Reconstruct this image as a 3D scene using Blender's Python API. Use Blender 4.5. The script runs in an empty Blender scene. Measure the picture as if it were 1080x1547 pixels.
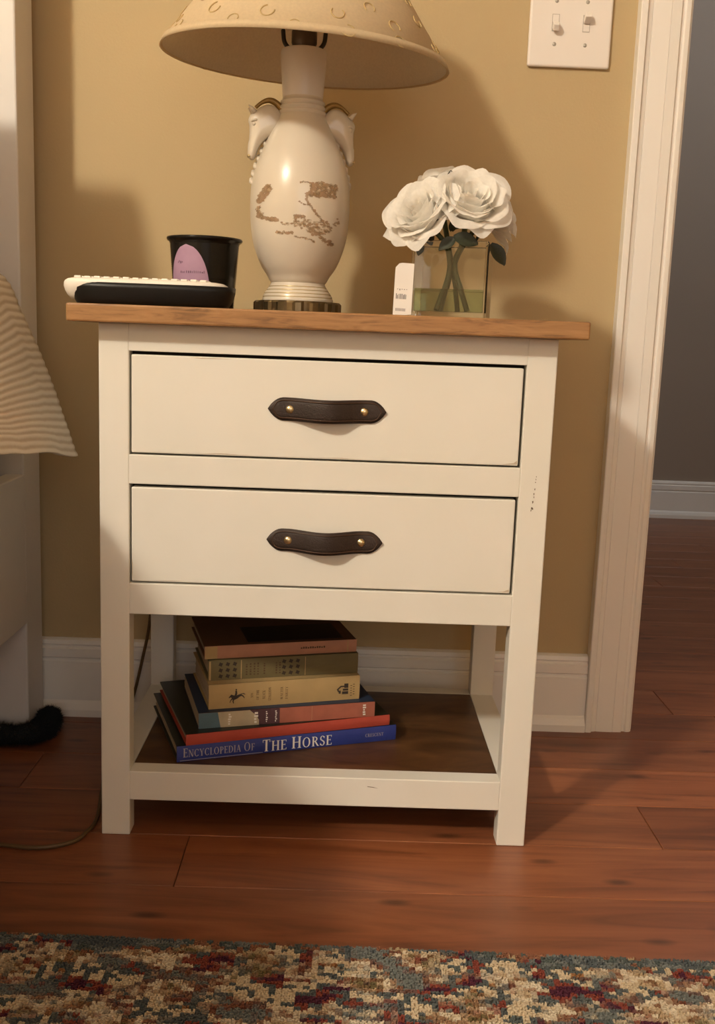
import bpy, bmesh, math, random
from mathutils import Vector, Matrix, noise as mnoise
from mathutils.geometry import delaunay_2d_cdt
PI = math.pi
random.seed(7)
SC = bpy.context.scene
COL = SC.collection

# ------------------------------------------------------------------ camera, world, lights, exposure
cam = bpy.data.cameras.new('camera')
cam.sensor_fit = 'VERTICAL'; cam.sensor_height = 36.0; cam.lens = 1522.84 / 1547 * 36.0
cam.clip_start = 0.02
camo = bpy.data.objects.new('camera', cam); COL.objects.link(camo)
RT = Vector((0.99928635, -0.00900027, 0.03668491))
DN = Vector((0.03462395, -0.16995528, -0.98484333))
FW = Vector((0.01509865, 0.98541068, -0.16952236))
camo.matrix_world = Matrix(((RT.x, -DN.x, -FW.x, 0.3031), (RT.y, -DN.y, -FW.y, -1.244), (RT.z, -DN.z, -FW.z, 0.6576), (0, 0, 0, 1)))
SC.camera = camo
world = bpy.data.worlds.new('world'); SC.world = world; world.use_nodes = True
world.node_tree.nodes['Background'].inputs[0].default_value = (0.6, 0.65, 0.75, 1)
world.node_tree.nodes['Background'].inputs[1].default_value = 0.05
def light(name, kind, loc, energy, color, **kw):
    l = bpy.data.lights.new(name, kind); l.energy = energy; l.color = color
    for k, v in kw.items(): setattr(l, k, v)
    o = bpy.data.objects.new(name, l); COL.objects.link(o); o.location = loc
    return o
light('ceiling_lamp_light', 'POINT', (-1.62, -2.50, 2.58), 262.0, (1.0, 0.885, 0.705), shadow_soft_size=0.12)
light('hall_fill_light', 'POINT', (1.9, 1.5, 2.25), 19.0, (0.93, 0.97, 1.0), shadow_soft_size=0.15)  # added cool light to brighten the hall; no lamp is known there
wl = light('cool_fill_light', 'AREA', (1.00, -4.27, 1.5), 14.0, (0.93, 0.97, 1.0), shape='RECTANGLE', size=1.9, size_y=1.5)  # added cool fill behind the camera, lifts the shadows; no known window
wl.rotation_euler = (math.radians(90), 0, 0)
SC.view_settings.view_transform = 'Standard'; SC.view_settings.look = 'None'
SC.view_settings.gamma = 1.0; SC.view_settings.use_curve_mapping = False
SC.view_settings.exposure = 0.28
SC.cycles.diffuse_bounces = 8

# ------------------------------------------------------------------ materials
def new_mat(name):
    m = bpy.data.materials.new(name); m.use_nodes = True
    return m, m.node_tree.nodes, m.node_tree.links, m.node_tree.nodes['Principled BSDF']
def c4(c): return (c[0], c[1], c[2], 1)
def plain(name, col, rough=0.5, metal=0.0, var=0.06, scale=30.0, bump=0.0, bscale=200.0, spec=0.5, coat=0.0):
    m, N, L, P = new_mat(name)
    P.inputs['Roughness'].default_value = rough; P.inputs['Metallic'].default_value = metal
    P.inputs['Specular IOR Level'].default_value = spec; P.inputs['Coat Weight'].default_value = coat
    tc = N.new('ShaderNodeTexCoord'); nz = N.new('ShaderNodeTexNoise'); nz.inputs['Scale'].default_value = scale; nz.inputs['Detail'].default_value = 3
    L.new(tc.outputs['Object'], nz.inputs['Vector'])
    mx = N.new('ShaderNodeMix'); mx.data_type = 'RGBA'
    mx.inputs[6].default_value = c4([v * (1 - var) for v in col]); mx.inputs[7].default_value = c4([min(1, v * (1 + var)) for v in col])
    L.new(nz.outputs['Fac'], mx.inputs[0]); L.new(mx.outputs[2], P.inputs['Base Color'])
    if bump:
        n2 = N.new('ShaderNodeTexNoise'); n2.inputs['Scale'].default_value = bscale; n2.inputs['Detail'].default_value = 4
        b = N.new('ShaderNodeBump'); b.inputs['Strength'].default_value = bump; b.inputs['Distance'].default_value = 0.002
        L.new(tc.outputs['Object'], n2.inputs['Vector']); L.new(n2.outputs['Fac'], b.inputs['Height']); L.new(b.outputs['Normal'], P.inputs['Normal'])
    return m
def ramp(N, stops, interp='LINEAR'):
    r = N.new('ShaderNodeValToRGB'); e = r.color_ramp; e.interpolation = interp
    while len(e.elements) < len(stops): e.elements.new(0.5)
    for el, (p, c) in zip(e.elements, stops): el.position = p; el.color = c4(c)
    return r
def wood(name, dark, mid, lite, rough=0.4, stretch=(1.2, 14, 14), knots=True, rnd=0.25, coat=0.0, seed=0.0, bump=0.08):
    m, N, L, P = new_mat(name)
    P.inputs['Roughness'].default_value = rough; P.inputs['Coat Weight'].default_value = coat
    tc = N.new('ShaderNodeTexCoord'); oi = N.new('ShaderNodeObjectInfo')
    ad = N.new('ShaderNodeVectorMath'); ad.operation = 'MULTIPLY_ADD'
    cb = N.new('ShaderNodeCombineXYZ'); mu = N.new('ShaderNodeMath'); mu.operation = 'MULTIPLY'; mu.inputs[1].default_value = 37.0
    L.new(oi.outputs['Random'], mu.inputs[0])
    for i in range(3): L.new(mu.outputs[0], cb.inputs[i])
    mp = N.new('ShaderNodeMapping'); mp.inputs['Scale'].default_value = stretch; mp.inputs['Location'].default_value = (seed, seed * 1.7, 0)
    ad.inputs[1].default_value = (1, 1, 1)
    L.new(tc.outputs['Object'], ad.inputs[0]); L.new(cb.outputs[0], ad.inputs[2]); L.new(ad.outputs[0], mp.inputs['Vector'])
    n1 = N.new('ShaderNodeTexNoise'); n1.inputs['Scale'].default_value = 2.2; n1.inputs['Detail'].default_value = 8; n1.inputs['Roughness'].default_value = 0.62; n1.inputs['Distortion'].default_value = 1.2
    L.new(mp.outputs[0], n1.inputs['Vector'])
    r = ramp(N, [(0.28, dark), (0.5, mid), (0.74, lite)]); L.new(n1.outputs['Fac'], r.inputs[0])
    out = r.outputs[0]
    if knots:
        m2 = N.new('ShaderNodeMapping'); m2.inputs['Scale'].default_value = (7, 19, 12)
        L.new(ad.outputs[0], m2.inputs['Vector'])
        vo = N.new('ShaderNodeTexVoronoi'); vo.inputs['Scale'].default_value = 1.0; L.new(m2.outputs[0], vo.inputs['Vector'])
        kr = ramp(N, [(0.05, (0.25, 0.25, 0.25)), (0.17, (1, 1, 1))]); L.new(vo.outputs['Distance'], kr.inputs[0])
        mm = N.new('ShaderNodeMix'); mm.data_type = 'RGBA'; mm.blend_type = 'MULTIPLY'; mm.inputs[0].default_value = 0.8
        L.new(out, mm.inputs[6]); L.new(kr.outputs[0], mm.inputs[7]); out = mm.outputs[2]
    hv = N.new('ShaderNodeHueSaturation'); mr = N.new('ShaderNodeMapRange'); mr.inputs['To Min'].default_value = 1 - rnd; mr.inputs['To Max'].default_value = 1 + rnd
    L.new(oi.outputs['Random'], mr.inputs['Value']); L.new(mr.outputs[0], hv.inputs['Value']); L.new(out, hv.inputs['Color'])
    L.new(hv.outputs[0], P.inputs['Base Color'])
    b = N.new('ShaderNodeBump'); b.inputs['Strength'].default_value = bump; b.inputs['Distance'].default_value = 0.002
    L.new(n1.outputs['Fac'], b.inputs['Height']); L.new(b.outputs['Normal'], P.inputs['Normal'])
    return m

M = {}
M['wall'] = plain('tan_wall_paint', (0.475, 0.370, 0.210), 0.75, var=0.03, scale=6, bump=0.12, bscale=260, spec=0.25)
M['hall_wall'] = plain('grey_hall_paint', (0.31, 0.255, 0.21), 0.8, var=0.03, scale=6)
M['ceil'] = plain('ceiling_paint', (0.82, 0.80, 0.76), 0.9, var=0.02)
M['trim'] = plain('white_trim_paint', (0.80, 0.785, 0.755), 0.4, var=0.03, scale=12, bump=0.05, bscale=90)
M['floor'] = wood('floor_plank_wood', (0.115, 0.036, 0.014), (0.225, 0.074, 0.029), (0.30, 0.110, 0.046), 0.38, (1.3, 13, 13), rnd=0.16)
M['white'] = None
def distressed(name):
    m, N, L, P = new_mat(name)
    P.inputs['Roughness'].default_value = 0.42
    tc = N.new('ShaderNodeTexCoord')
    nz = N.new('ShaderNodeTexNoise'); nz.inputs['Scale'].default_value = 9; nz.inputs['Detail'].default_value = 3; L.new(tc.outputs['Object'], nz.inputs['Vector'])
    r = ramp(N, [(0.3, (0.72, 0.705, 0.645)), (0.7, (0.75, 0.735, 0.685))]); L.new(nz.outputs['Fac'], r.inputs[0])
    L.new(r.outputs[0], P.inputs['Base Color'])
    n3 = N.new('ShaderNodeTexNoise'); n3.inputs['Scale'].default_value = 70; L.new(tc.outputs['Object'], n3.inputs['Vector'])
    b = N.new('ShaderNodeBump'); b.inputs['Strength'].default_value = 0.06; b.inputs['Distance'].default_value = 0.002; L.new(n3.outputs['Fac'], b.inputs['Height']); L.new(b.outputs[0], P.inputs['Normal'])
    return m
M['white'] = distressed('distressed_white_paint')
M['top'] = wood('stained_top_wood', (0.09, 0.040, 0.013), (0.29, 0.145, 0.052), (0.38, 0.205, 0.080), 0.45, (6.0, 22, 60), rnd=0.02, seed=3)
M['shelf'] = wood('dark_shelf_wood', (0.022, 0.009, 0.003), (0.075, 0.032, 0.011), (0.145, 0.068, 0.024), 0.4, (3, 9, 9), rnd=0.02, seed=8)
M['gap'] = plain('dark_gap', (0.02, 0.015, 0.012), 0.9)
M['leather'] = plain('brown_leather', (0.022, 0.011, 0.007), 0.6, var=0.25, scale=60, bump=0.3, bscale=500)
M['stitch'] = plain('leather_edge', (0.060, 0.026, 0.010), 0.6)
M['brass'] = plain('brass', (0.74, 0.64, 0.40), 0.28, 1.0, var=0.05)
M['chip'] = plain('bare_wood_chip', (0.13, 0.095, 0.06), 0.8, var=0.3, scale=300)
M['ceramic'] = plain('cream_ceramic', (0.60, 0.545, 0.46), 0.28, var=0.02, scale=10, coat=0.35)
M['neck'] = plain('pale_ceramic_neck', (0.62, 0.58, 0.56), 0.3, var=0.02)
M['gold'] = plain('gold_glaze', (0.30, 0.185, 0.05), 0.35, 0.35, var=0.3, scale=160)
M['goldlite'] = plain('pale_gold_ring', (0.62, 0.50, 0.27), 0.25, 0.5, var=0.1)
def decal_mat():
    m, N, L, P = new_mat('gold_brown_print'); P.inputs['Roughness'].default_value = 0.3
    tc = N.new('ShaderNodeTexCoord'); nz = N.new('ShaderNodeTexNoise'); nz.inputs['Scale'].default_value = 110; nz.inputs['Detail'].default_value = 3
    L.new(tc.outputs['Object'], nz.inputs['Vector'])
    r = ramp(N, [(0.3, (0.44, 0.29, 0.14)), (0.6, (0.40, 0.27, 0.17))]); L.new(nz.outputs['Fac'], r.inputs[0]); L.new(r.outputs[0], P.inputs['Base Color'])
    a = ramp(N, [(0.35, (0.25, 0.25, 0.25)), (0.60, (0.72, 0.72, 0.72))]); L.new(nz.outputs['Fac'], a.inputs[0]); L.new(a.outputs[0], P.inputs['Alpha'])
    return m
M['decal'] = decal_mat()
M['basemetal'] = plain('antique_brass_base', (0.16, 0.115, 0.06), 0.3, 0.85, var=0.35, scale=60)
M['black'] = plain('black_metal', (0.02, 0.016, 0.014), 0.35, 0.3, var=0.1)
M['bronze'] = plain('bronze_socket', (0.10, 0.075, 0.06), 0.35, 0.7)
def shade_mat(name, col, tr=0.22):
    m, N, L, P = new_mat(name)
    P.inputs['Roughness'].default_value = 0.85
    tc = N.new('ShaderNodeTexCoord'); nz = N.new('ShaderNodeTexNoise'); nz.inputs['Scale'].default_value = 300; L.new(tc.outputs['Object'], nz.inputs['Vector'])
    r = ramp(N, [(0.3, [v * 0.93 for v in col]), (0.7, col)]); L.new(nz.outputs['Fac'], r.inputs[0]); L.new(r.outputs[0], P.inputs['Base Color'])
    t = N.new('ShaderNodeBsdfTranslucent'); L.new(r.outputs[0], t.inputs['Color'])
    mx = N.new('ShaderNodeMixShader'); mx.inputs[0].default_value = tr
    L.new(P.outputs[0], mx.inputs[1]); L.new(t.outputs[0], mx.inputs[2]); L.new(mx.outputs[0], N['Material Output'].inputs['Surface'])
    return m
M['shade'] = shade_mat('cream_shade_fabric', (0.79, 0.66, 0.45), 0.40)
M['lining'] = shade_mat('shade_lining', (0.90, 0.87, 0.80), 0.55)
M['thread'] = plain('tan_thread', (0.50, 0.37, 0.17), 0.8)
M['petal'] = shade_mat('white_petal_fabric', (0.98, 0.97, 0.94), 0.45)
M['leaf'] = plain('dark_green_leaf', (0.020, 0.026, 0.012), 0.5, var=0.4, scale=80)
M['stem'] = plain('green_stem', (0.075, 0.095, 0.04), 0.5, var=0.3, scale=80)
def glassy(name, col, ior):
    m, N, L, P = new_mat(name)
    P.inputs['Base Color'].default_value = c4(col); P.inputs['Roughness'].default_value = 0.02
    P.inputs['Transmission Weight'].default_value = 1.0; P.inputs['IOR'].default_value = ior
    return m
M['glass'] = glassy('clear_glass', (0.97, 0.985, 0.97), 1.48)
M['water'] = glassy('clear_resin_water', (0.50, 0.60, 0.40), 1.33)
M['card'] = plain('white_card', (0.80, 0.78, 0.76), 0.6)
M['ink'] = plain('grey_ink', (0.20, 0.19, 0.20), 0.7)
M['blackplastic'] = plain('black_plastic', (0.007, 0.007, 0.007), 0.4, var=0.1, spec=0.25)
M['cupblack'] = plain('glossy_black_cup', (0.007, 0.006, 0.005), 0.2, var=0.1, spec=0.25)
M['whiteplastic'] = plain('white_plastic', (0.80, 0.77, 0.71), 0.45)
M['greybutton'] = plain('dark_button', (0.05, 0.045, 0.04), 0.5)
M['purple'] = plain('mauve_label', (0.34, 0.21, 0.32), 0.5, var=0.12, scale=60)
M['purpledark'] = plain('dark_mauve_ink', (0.12, 0.06, 0.11), 0.6)
M['bedpaint'] = plain('grey_white_bed_paint', (0.68, 0.66, 0.64), 0.5, var=0.03)
M['bedding'] = plain('white_linen', (0.70, 0.67, 0.62), 0.9)
def quilt_mat():
    m, N, L, P = new_mat('ribbed_quilt_fabric'); P.inputs['Roughness'].default_value = 0.95
    at = N.new('ShaderNodeAttribute'); at.attribute_name = 'rib'
    nz = N.new('ShaderNodeTexNoise'); nz.inputs['Scale'].default_value = 220; nz.inputs['Detail'].default_value = 3
    tc = N.new('ShaderNodeTexCoord'); L.new(tc.outputs['Object'], nz.inputs['Vector'])
    ad = N.new('ShaderNodeMath'); ad.operation = 'MULTIPLY_ADD'; ad.inputs[1].default_value = 0.35; L.new(nz.outputs['Fac'], ad.inputs[0]); L.new(at.outputs['Fac'], ad.inputs[2])
    r = ramp(N, [(0.20, (0.50, 0.43, 0.34)), (0.95, (0.70, 0.65, 0.57))]); L.new(ad.outputs[0], r.inputs[0]); L.new(r.outputs[0], P.inputs['Base Color'])
    return m
M['quilt'] = quilt_mat()
M['fuzz'] = plain('black_fuzz', (0.012, 0.013, 0.013), 0.95, var=0.3, scale=200)
M['cord'] = plain('brown_cord', (0.10, 0.058, 0.022), 0.5)
M['page'] = plain('aged_paper', (0.42, 0.34, 0.24), 0.9, var=0.25, scale=400)
def paint(name, c, r=0.5, v=0.12, s=40): return plain(name, c, r, var=v, scale=s)
M['blue'] = paint('blue_cover', (0.022, 0.038, 0.21), 0.35)
M['darkcover'] = paint('dark_green_cover', (0.014, 0.018, 0.012), 0.35)
M['red'] = paint('red_cloth_cover', (0.36, 0.050, 0.030), 0.7)
M['tan'] = paint('tan_cover', (0.40, 0.28, 0.125), 0.7)
M['green'] = paint('olive_cover', (0.13, 0.105, 0.045), 0.7)
M['rose'] = paint('faded_pink_cover', (0.42, 0.205, 0.13), 0.7, 0.2)
M['brick'] = paint('brown_red_cover', (0.17, 0.075, 0.030), 0.6)
M['salmon'] = paint('salmon_cover', (0.33, 0.105, 0.070), 0.45, 0.25, 60)
M['sky'] = paint('pale_blue_print', (0.085, 0.15, 0.19), 0.4, 0.3)
M['creamprint'] = paint('cream_print', (0.42, 0.36, 0.25), 0.4, 0.3)
M['navy'] = paint('navy_cover', (0.018, 0.035, 0.075), 0.4)
M['plum'] = paint('plum_print', (0.07, 0.03, 0.04), 0.4)
M['letter'] = paint('white_lettering', (0.72, 0.70, 0.66), 0.5, 0.03)
M['dimletter'] = paint('dim_lettering', (0.36, 0.33, 0.36), 0.5, 0.03)
M['brownink'] = paint('brown_ink', (0.075, 0.04, 0.018), 0.7)
M['darkink'] = paint('dark_ink', (0.030, 0.020, 0.014), 0.7)
M['photo'] = paint('dark_photo', (0.008, 0.006, 0.006), 0.4)
M['plate'] = plain('switch_plastic', (0.78, 0.74, 0.70), 0.35, var=0.01)
M['slot'] = plain('switch_slot_shadow', (0.45, 0.42, 0.38), 0.6, var=0.02)
M['screw'] = plain('screw_metal', (0.42, 0.40, 0.36), 0.5, 0.4)
def rug_mat():
    m, N, L, P = new_mat('faded_rug_wool'); P.inputs['Roughness'].default_value = 1.0; P.inputs['Specular IOR Level'].default_value = 0.1
    tc = N.new('ShaderNodeTexCoord')
    sn = N.new('ShaderNodeVectorMath'); sn.operation = 'SNAP'; sn.inputs[1].default_value = (0.0068, 0.0055, 10); L.new(tc.outputs['Object'], sn.inputs[0])
    def nz(scale, det, off, dist=0.0):
        mp = N.new('ShaderNodeMapping'); mp.inputs['Location'].default_value = off; mp.inputs['Scale'].default_value = (0.75, 1.25, 1)
        L.new(sn.outputs[0], mp.inputs['Vector'])
        n = N.new('ShaderNodeTexNoise'); n.inputs['Scale'].default_value = scale; n.inputs['Detail'].default_value = det; n.inputs['Roughness'].default_value = 0.6; n.inputs['Distortion'].default_value = dist
        L.new(mp.outputs[0], n.inputs['Vector']); return n.outputs['Fac']
    A = ramp(N, [(0.0, (0.085, 0.096, 0.100)), (0.40, (0.15, 0.16, 0.15)), (0.445, (0.16, 0.055, 0.032)), (0.475, (0.33, 0.23, 0.15)), (0.51, (0.62, 0.55, 0.43)), (0.555, (0.42, 0.32, 0.20)), (0.59, (0.22, 0.11, 0.06)), (0.62, (0.14, 0.11, 0.05)), (0.66, (0.36, 0.28, 0.18))], 'LINEAR')
    L.new(nz(19, 3, (3, 7, 0), 0.0), A.inputs[0])
    B = ramp(N, [(0.0, (0.075, 0.02, 0.035)), (0.40, (0.20, 0.05, 0.035)), (0.46, (0.09, 0.10, 0.10)), (0.52, (0.52, 0.43, 0.30)), (0.60, (0.090, 0.105, 0.100)), (0.66, (0.27, 0.13, 0.055))], 'CONSTANT')
    L.new(nz(30, 2.5, (13, 2, 0), 0.0), B.inputs[0])
    k = ramp(N, [(0.47, (0, 0, 0)), (0.53, (1, 1, 1))]); L.new(nz(15, 3, (31, 4, 0)), k.inputs[0])
    mx = N.new('ShaderNodeMix'); mx.data_type = 'RGBA'; L.new(k.outputs[0], mx.inputs[0]); L.new(A.outputs[0], mx.inputs[6]); L.new(B.outputs[0], mx.inputs[7])
    # slate border band along the edge, frayed
    sp = N.new('ShaderNodeSeparateXYZ'); L.new(sn.outputs[0], sp.inputs[0])
    ma = N.new('ShaderNodeMath'); ma.operation = 'MULTIPLY_ADD'; ma.inputs[1].default_value = 0.13; ma.inputs[2].default_value = -0.085; L.new(nz(20, 4, (9, 9, 0)), ma.inputs[0])
    su = N.new('ShaderNodeMath'); su.operation = 'ADD'; L.new(ma.outputs[0], su.inputs[0]); L.new(sp.outputs['Y'], su.inputs[1])
    bk = ramp(N, [(0.49, (0, 0, 0)), (0.50, (1, 1, 1))]); mr = N.new('ShaderNodeMapRange'); mr.inputs['From Min'].default_value = -0.075; mr.inputs['From Max'].default_value = -0.005
    L.new(su.outputs[0], mr.inputs['Value']); L.new(mr.outputs[0], bk.inputs[0])
    C = ramp(N, [(0.0, (0.085, 0.098, 0.104)), (0.46, (0.15, 0.16, 0.155)), (0.52, (0.085, 0.10, 0.095)), (0.57, (0.22, 0.10, 0.06)), (0.62, (0.36, 0.27, 0.16))], 'CONSTANT'); L.new(nz(22, 3, (5, 21, 0)), C.inputs[0])
    m2 = N.new('ShaderNodeMix'); m2.data_type = 'RGBA'; L.new(bk.outputs[0], m2.inputs[0]); L.new(mx.outputs[2], m2.inputs[6]); L.new(C.outputs[0], m2.inputs[7])
    L.new(m2.outputs[2], P.inputs['Base Color'])
    return m
M['rug'] = rug_mat()

# ------------------------------------------------------------------ mesh helpers
def mesh(name, verts, faces, mat, parent=None, smooth=False, loc=None):
    me = bpy.data.meshes.new(name); me.from_pydata([tuple(v) for v in verts], [], faces); me.update()
    return link(name, me, mat, parent, smooth, loc)
def link(name, me, mat, parent=None, smooth=False, loc=None):
    if mat and not me.materials: me.materials.append(M[mat])
    if smooth:
        for p in me.polygons: p.use_smooth = True
    o = bpy.data.objects.new(name, me); COL.objects.link(o)
    if parent: o.parent = parent
    if loc: o.location = loc
    return o
def frombm(name, bm, mat, parent=None, smooth=False, loc=None, fixn=True):
    if fixn: bmesh.ops.recalc_face_normals(bm, faces=bm.faces)
    me = bpy.data.meshes.new(name); bm.to_mesh(me); bm.free()
    return link(name, me, mat, parent, smooth, loc)
def bm_box(bm, x0, x1, y0, y1, z0, z1, bev=0.0, seg=2):
    r = bmesh.ops.create_cube(bm, size=1.0); vs = r['verts']
    for v in vs: v.co = Vector((x0 + (v.co.x + .5) * (x1 - x0), y0 + (v.co.y + .5) * (y1 - y0), z0 + (v.co.z + .5) * (z1 - z0)))
    if bev:
        es = list({e for v in vs for e in v.link_edges})
        bmesh.ops.bevel(bm, geom=es, offset=bev, segments=seg, profile=0.5, affect='EDGES')
def box(name, x0, x1, y0, y1, z0, z1, mat, parent=None, bev=0.0, seg=2, smooth=False):
    bm = bmesh.new(); bm_box(bm, x0, x1, y0, y1, z0, z1, bev, seg)
    return frombm(name, bm, mat, parent, smooth)
def lathe_data(prof, n=48, a0=0.0, a1=2 * PI, closed=True):
    V = []; F = []
    k = n if closed else n + 1
    for (r, z) in prof:
        for i in range(k):
            a = a0 + (a1 - a0) * i / n; V.append((r * math.cos(a), r * math.sin(a), z))
    for j in range(len(prof) - 1):
        for i in range(n):
            i2 = (i + 1) % n if closed else i + 1
            F.append((j * k + i, j * k + i2, (j + 1) * k + i2, (j + 1) * k + i))
    return V, F
def lathe(name, prof, mat, parent=None, n=48, loc=None, caps=(False, False)):
    V, F = lathe_data(prof, n)
    if caps[0]: F.append(tuple(range(n))[::-1])
    if caps[1]: F.append(tuple(range((len(prof) - 1) * n, len(prof) * n)))
    o = mesh(name, V, F, mat, parent, True, loc)
    return o
def tube_data(pts, rad, n=10):
    V = []; F = []; pts = [Vector(p) for p in pts]; up = None
    for i, p in enumerate(pts):
        t = (pts[min(i + 1, len(pts) - 1)] - pts[max(i - 1, 0)]).normalized()
        if up is None: up = Vector((0, 0, 1)) if abs(t.z) < .9 else Vector((1, 0, 0))
        s = t.cross(up).normalized(); up = s.cross(t).normalized()
        r = rad(i / (len(pts) - 1)) if callable(rad) else rad
        for k in range(n):
            a = 2 * PI * k / n; V.append(p + s * (r * math.cos(a)) + up * (r * math.sin(a)))
    for i in range(len(pts) - 1):
        for k in range(n):
            F.append((i * n + k, i * n + (k + 1) % n, (i + 1) * n + (k + 1) % n, (i + 1) * n + k))
    F.append(tuple(range(n))[::-1]); F.append(tuple(range((len(pts) - 1) * n, len(pts) * n)))
    return V, F
def tube(name, pts, rad, mat, parent=None, n=10, loc=None):
    V, F = tube_data(pts, rad, n); return mesh(name, V, F, mat, parent, True, loc)
def catmull(pts, per=8, closed=False):
    out = []; n = len(pts); P = [Vector(p) for p in pts]
    rng = range(n) if closed else range(n - 1)
    g = (lambda i: P[i % n]) if closed else (lambda i: P[max(0, min(n - 1, i))])
    for i in rng:
        a, b, c, d = g(i - 1), g(i), g(i + 1), g(i + 2)
        for k in range(per):
            t = k / per
            out.append(0.5 * ((2 * b) + (c - a) * t + (2 * a - 5 * b + 4 * c - d) * t * t + (3 * b - a - 3 * c + d) * t ** 3))
    if not closed: out.append(P[-1])
    return out
def empty(name, loc=(0, 0, 0), rz=0.0):
    o = bpy.data.objects.new(name, None); COL.objects.link(o); o.location = loc; o.rotation_euler = (0, 0, rz); o.empty_display_size = 0.05
    return o
def tag(o, label, cat, group=None):
    o['label'] = label; o['category'] = cat
    if group: o['group'] = group
    return o
def struct(o): o['kind'] = 'structure'; return o
def profile_extrude(name, prof, axis, a0, a1, mat, parent=None):
    # prof: closed (u,v) outline; axis 'x': (y=u,z=v) along x ; 'z': (x=u,y=v) along z
    n = len(prof); V = []
    for a in (a0, a1):
        for (u, v) in prof: V.append((a, u, v) if axis == 'x' else (u, v, a))
    F = [(i, (i + 1) % n, n + (i + 1) % n, n + i) for i in range(n)] + [tuple(range(n))[::-1], tuple(range(n, 2 * n))]
    bm = bmesh.new(); vs = [bm.verts.new(v) for v in V]
    for f in F: bm.faces.new([vs[i] for i in f])
    return frombm(name, bm, mat, parent)
def inflate(outline, T, cell, flat=0.35):
    # puffy lens from a closed 2-D outline; returns verts (u, w, v) with w the thickness direction
    ol = [Vector((p[0], p[1])) for p in outline]; n = len(ol)
    segs = [(ol[i], ol[(i + 1) % n]) for i in range(n)]
    def dist(p):
        best = 1e9
        for a, b in segs:
            d = b - a; t = max(0, min(1, (p - a).dot(d) / max(d.length_squared, 1e-12))); best = min(best, (a + d * t - p).length)
        return best
    def inside(p):
        c = False
        for a, b in segs:
            if (a.y > p.y) != (b.y > p.y) and p.x < (b.x - a.x) * (p.y - a.y) / (b.y - a.y) + a.x: c = not c
        return c
    pts = list(ol)
    x0 = min(p.x for p in ol); x1 = max(p.x for p in ol); y0 = min(p.y for p in ol); y1 = max(p.y for p in ol)
    y = y0
    while y < y1:
        x = x0
        while x < x1:
            p = Vector((x, y))
            if inside(p) and dist(p) > cell * 0.45: pts.append(p)
            x += cell
        y += cell
    res = delaunay_2d_cdt(pts, [], [list(range(n))], 1, 1e-9)
    vs, fs = res[0], res[2]
    D = [dist(p) for p in vs]; D = [0 if d < cell * 0.2 else d for d in D]; dm = max(D) * (1 - flat)
    H = [T * math.sqrt(max(0, 1 - (1 - min(1, d / dm)) ** 2)) for d in D]
    V = []; F = []; back = {}
    for i, p in enumerate(vs): V.append((p.x, -H[i], p.y))
    for i, p in enumerate(vs):
        if H[i] == 0: back[i] = i
        else: back[i] = len(V); V.append((p.x, H[i], p.y))
    for f in fs: F.append(tuple(f)); F.append(tuple(back[i] for i in reversed(f)))
    return V, F

# ------------------------------------------------------------------ the room
WY = 0.4305; CH = 2.70
XL, XR, YF = -3.2, 2.3, -4.3
DX0, DX1, DH = 0.806, 1.62, 2.05           # door opening
HY = 2.705                                 # far wall of the hall
bm = bmesh.new()
bm_box(bm, XL, DX0, WY, WY + 0.12, 0, CH); bm_box(bm, DX1, XR, WY, WY + 0.12, 0, CH); bm_box(bm, DX0, DX1, WY, WY + 0.12, DH, CH)
struct(frombm('wall_back', bm, 'wall'))
struct(box('wall_left', XL - 0.1, XL, YF, WY + 0.12, 0, CH, 'wall'))
struct(box('wall_right', XR, XR + 0.1, YF, WY + 0.12, 0, CH, 'wall'))
struct(box('wall_front', XL - 0.1, XR + 0.1, YF - 0.1, YF, 0, CH, 'wall'))
struct(box('ceiling', XL - 0.1, 4.1, YF - 0.1, HY + 0.1, CH, CH + 0.1, 'ceil'))
struct(box('wall_hall_back', -0.1, 4.1, HY, HY + 0.1, 0, CH, 'hall_wall'))
struct(box('wall_hall_left', -0.1, 0.0, WY + 0.12, HY, 0, CH, 'hall_wall'))
struct(box('wall_hall_right', 4.0, 4.1, WY + 0.12, HY, 0, CH, 'hall_wall'))
struct(box('wall_hall_front', XR, 4.0, WY, WY + 0.12, 0, CH, 'hall_wall'))
floor = struct(box('floor', XL - 0.1, 4.1, YF - 0.1, HY + 0.1, -0.06, -0.012, 'floor'))
bm = bmesh.new()
for b in ((-0.02, 0.05, 0.68, 2.32), (1.95, 2.02, 0.68, 2.32), (0.05, 1.95, 0.68, 0.75), (0.05, 1.95, 2.25, 2.32)): bm_box(bm, b[0], b[1], YF + 0.0002, YF + 0.025, b[2], b[3])
struct(frombm('added_window_frame', bm, 'trim'))  # unseen frame, made up to go around the added fill light
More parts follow.
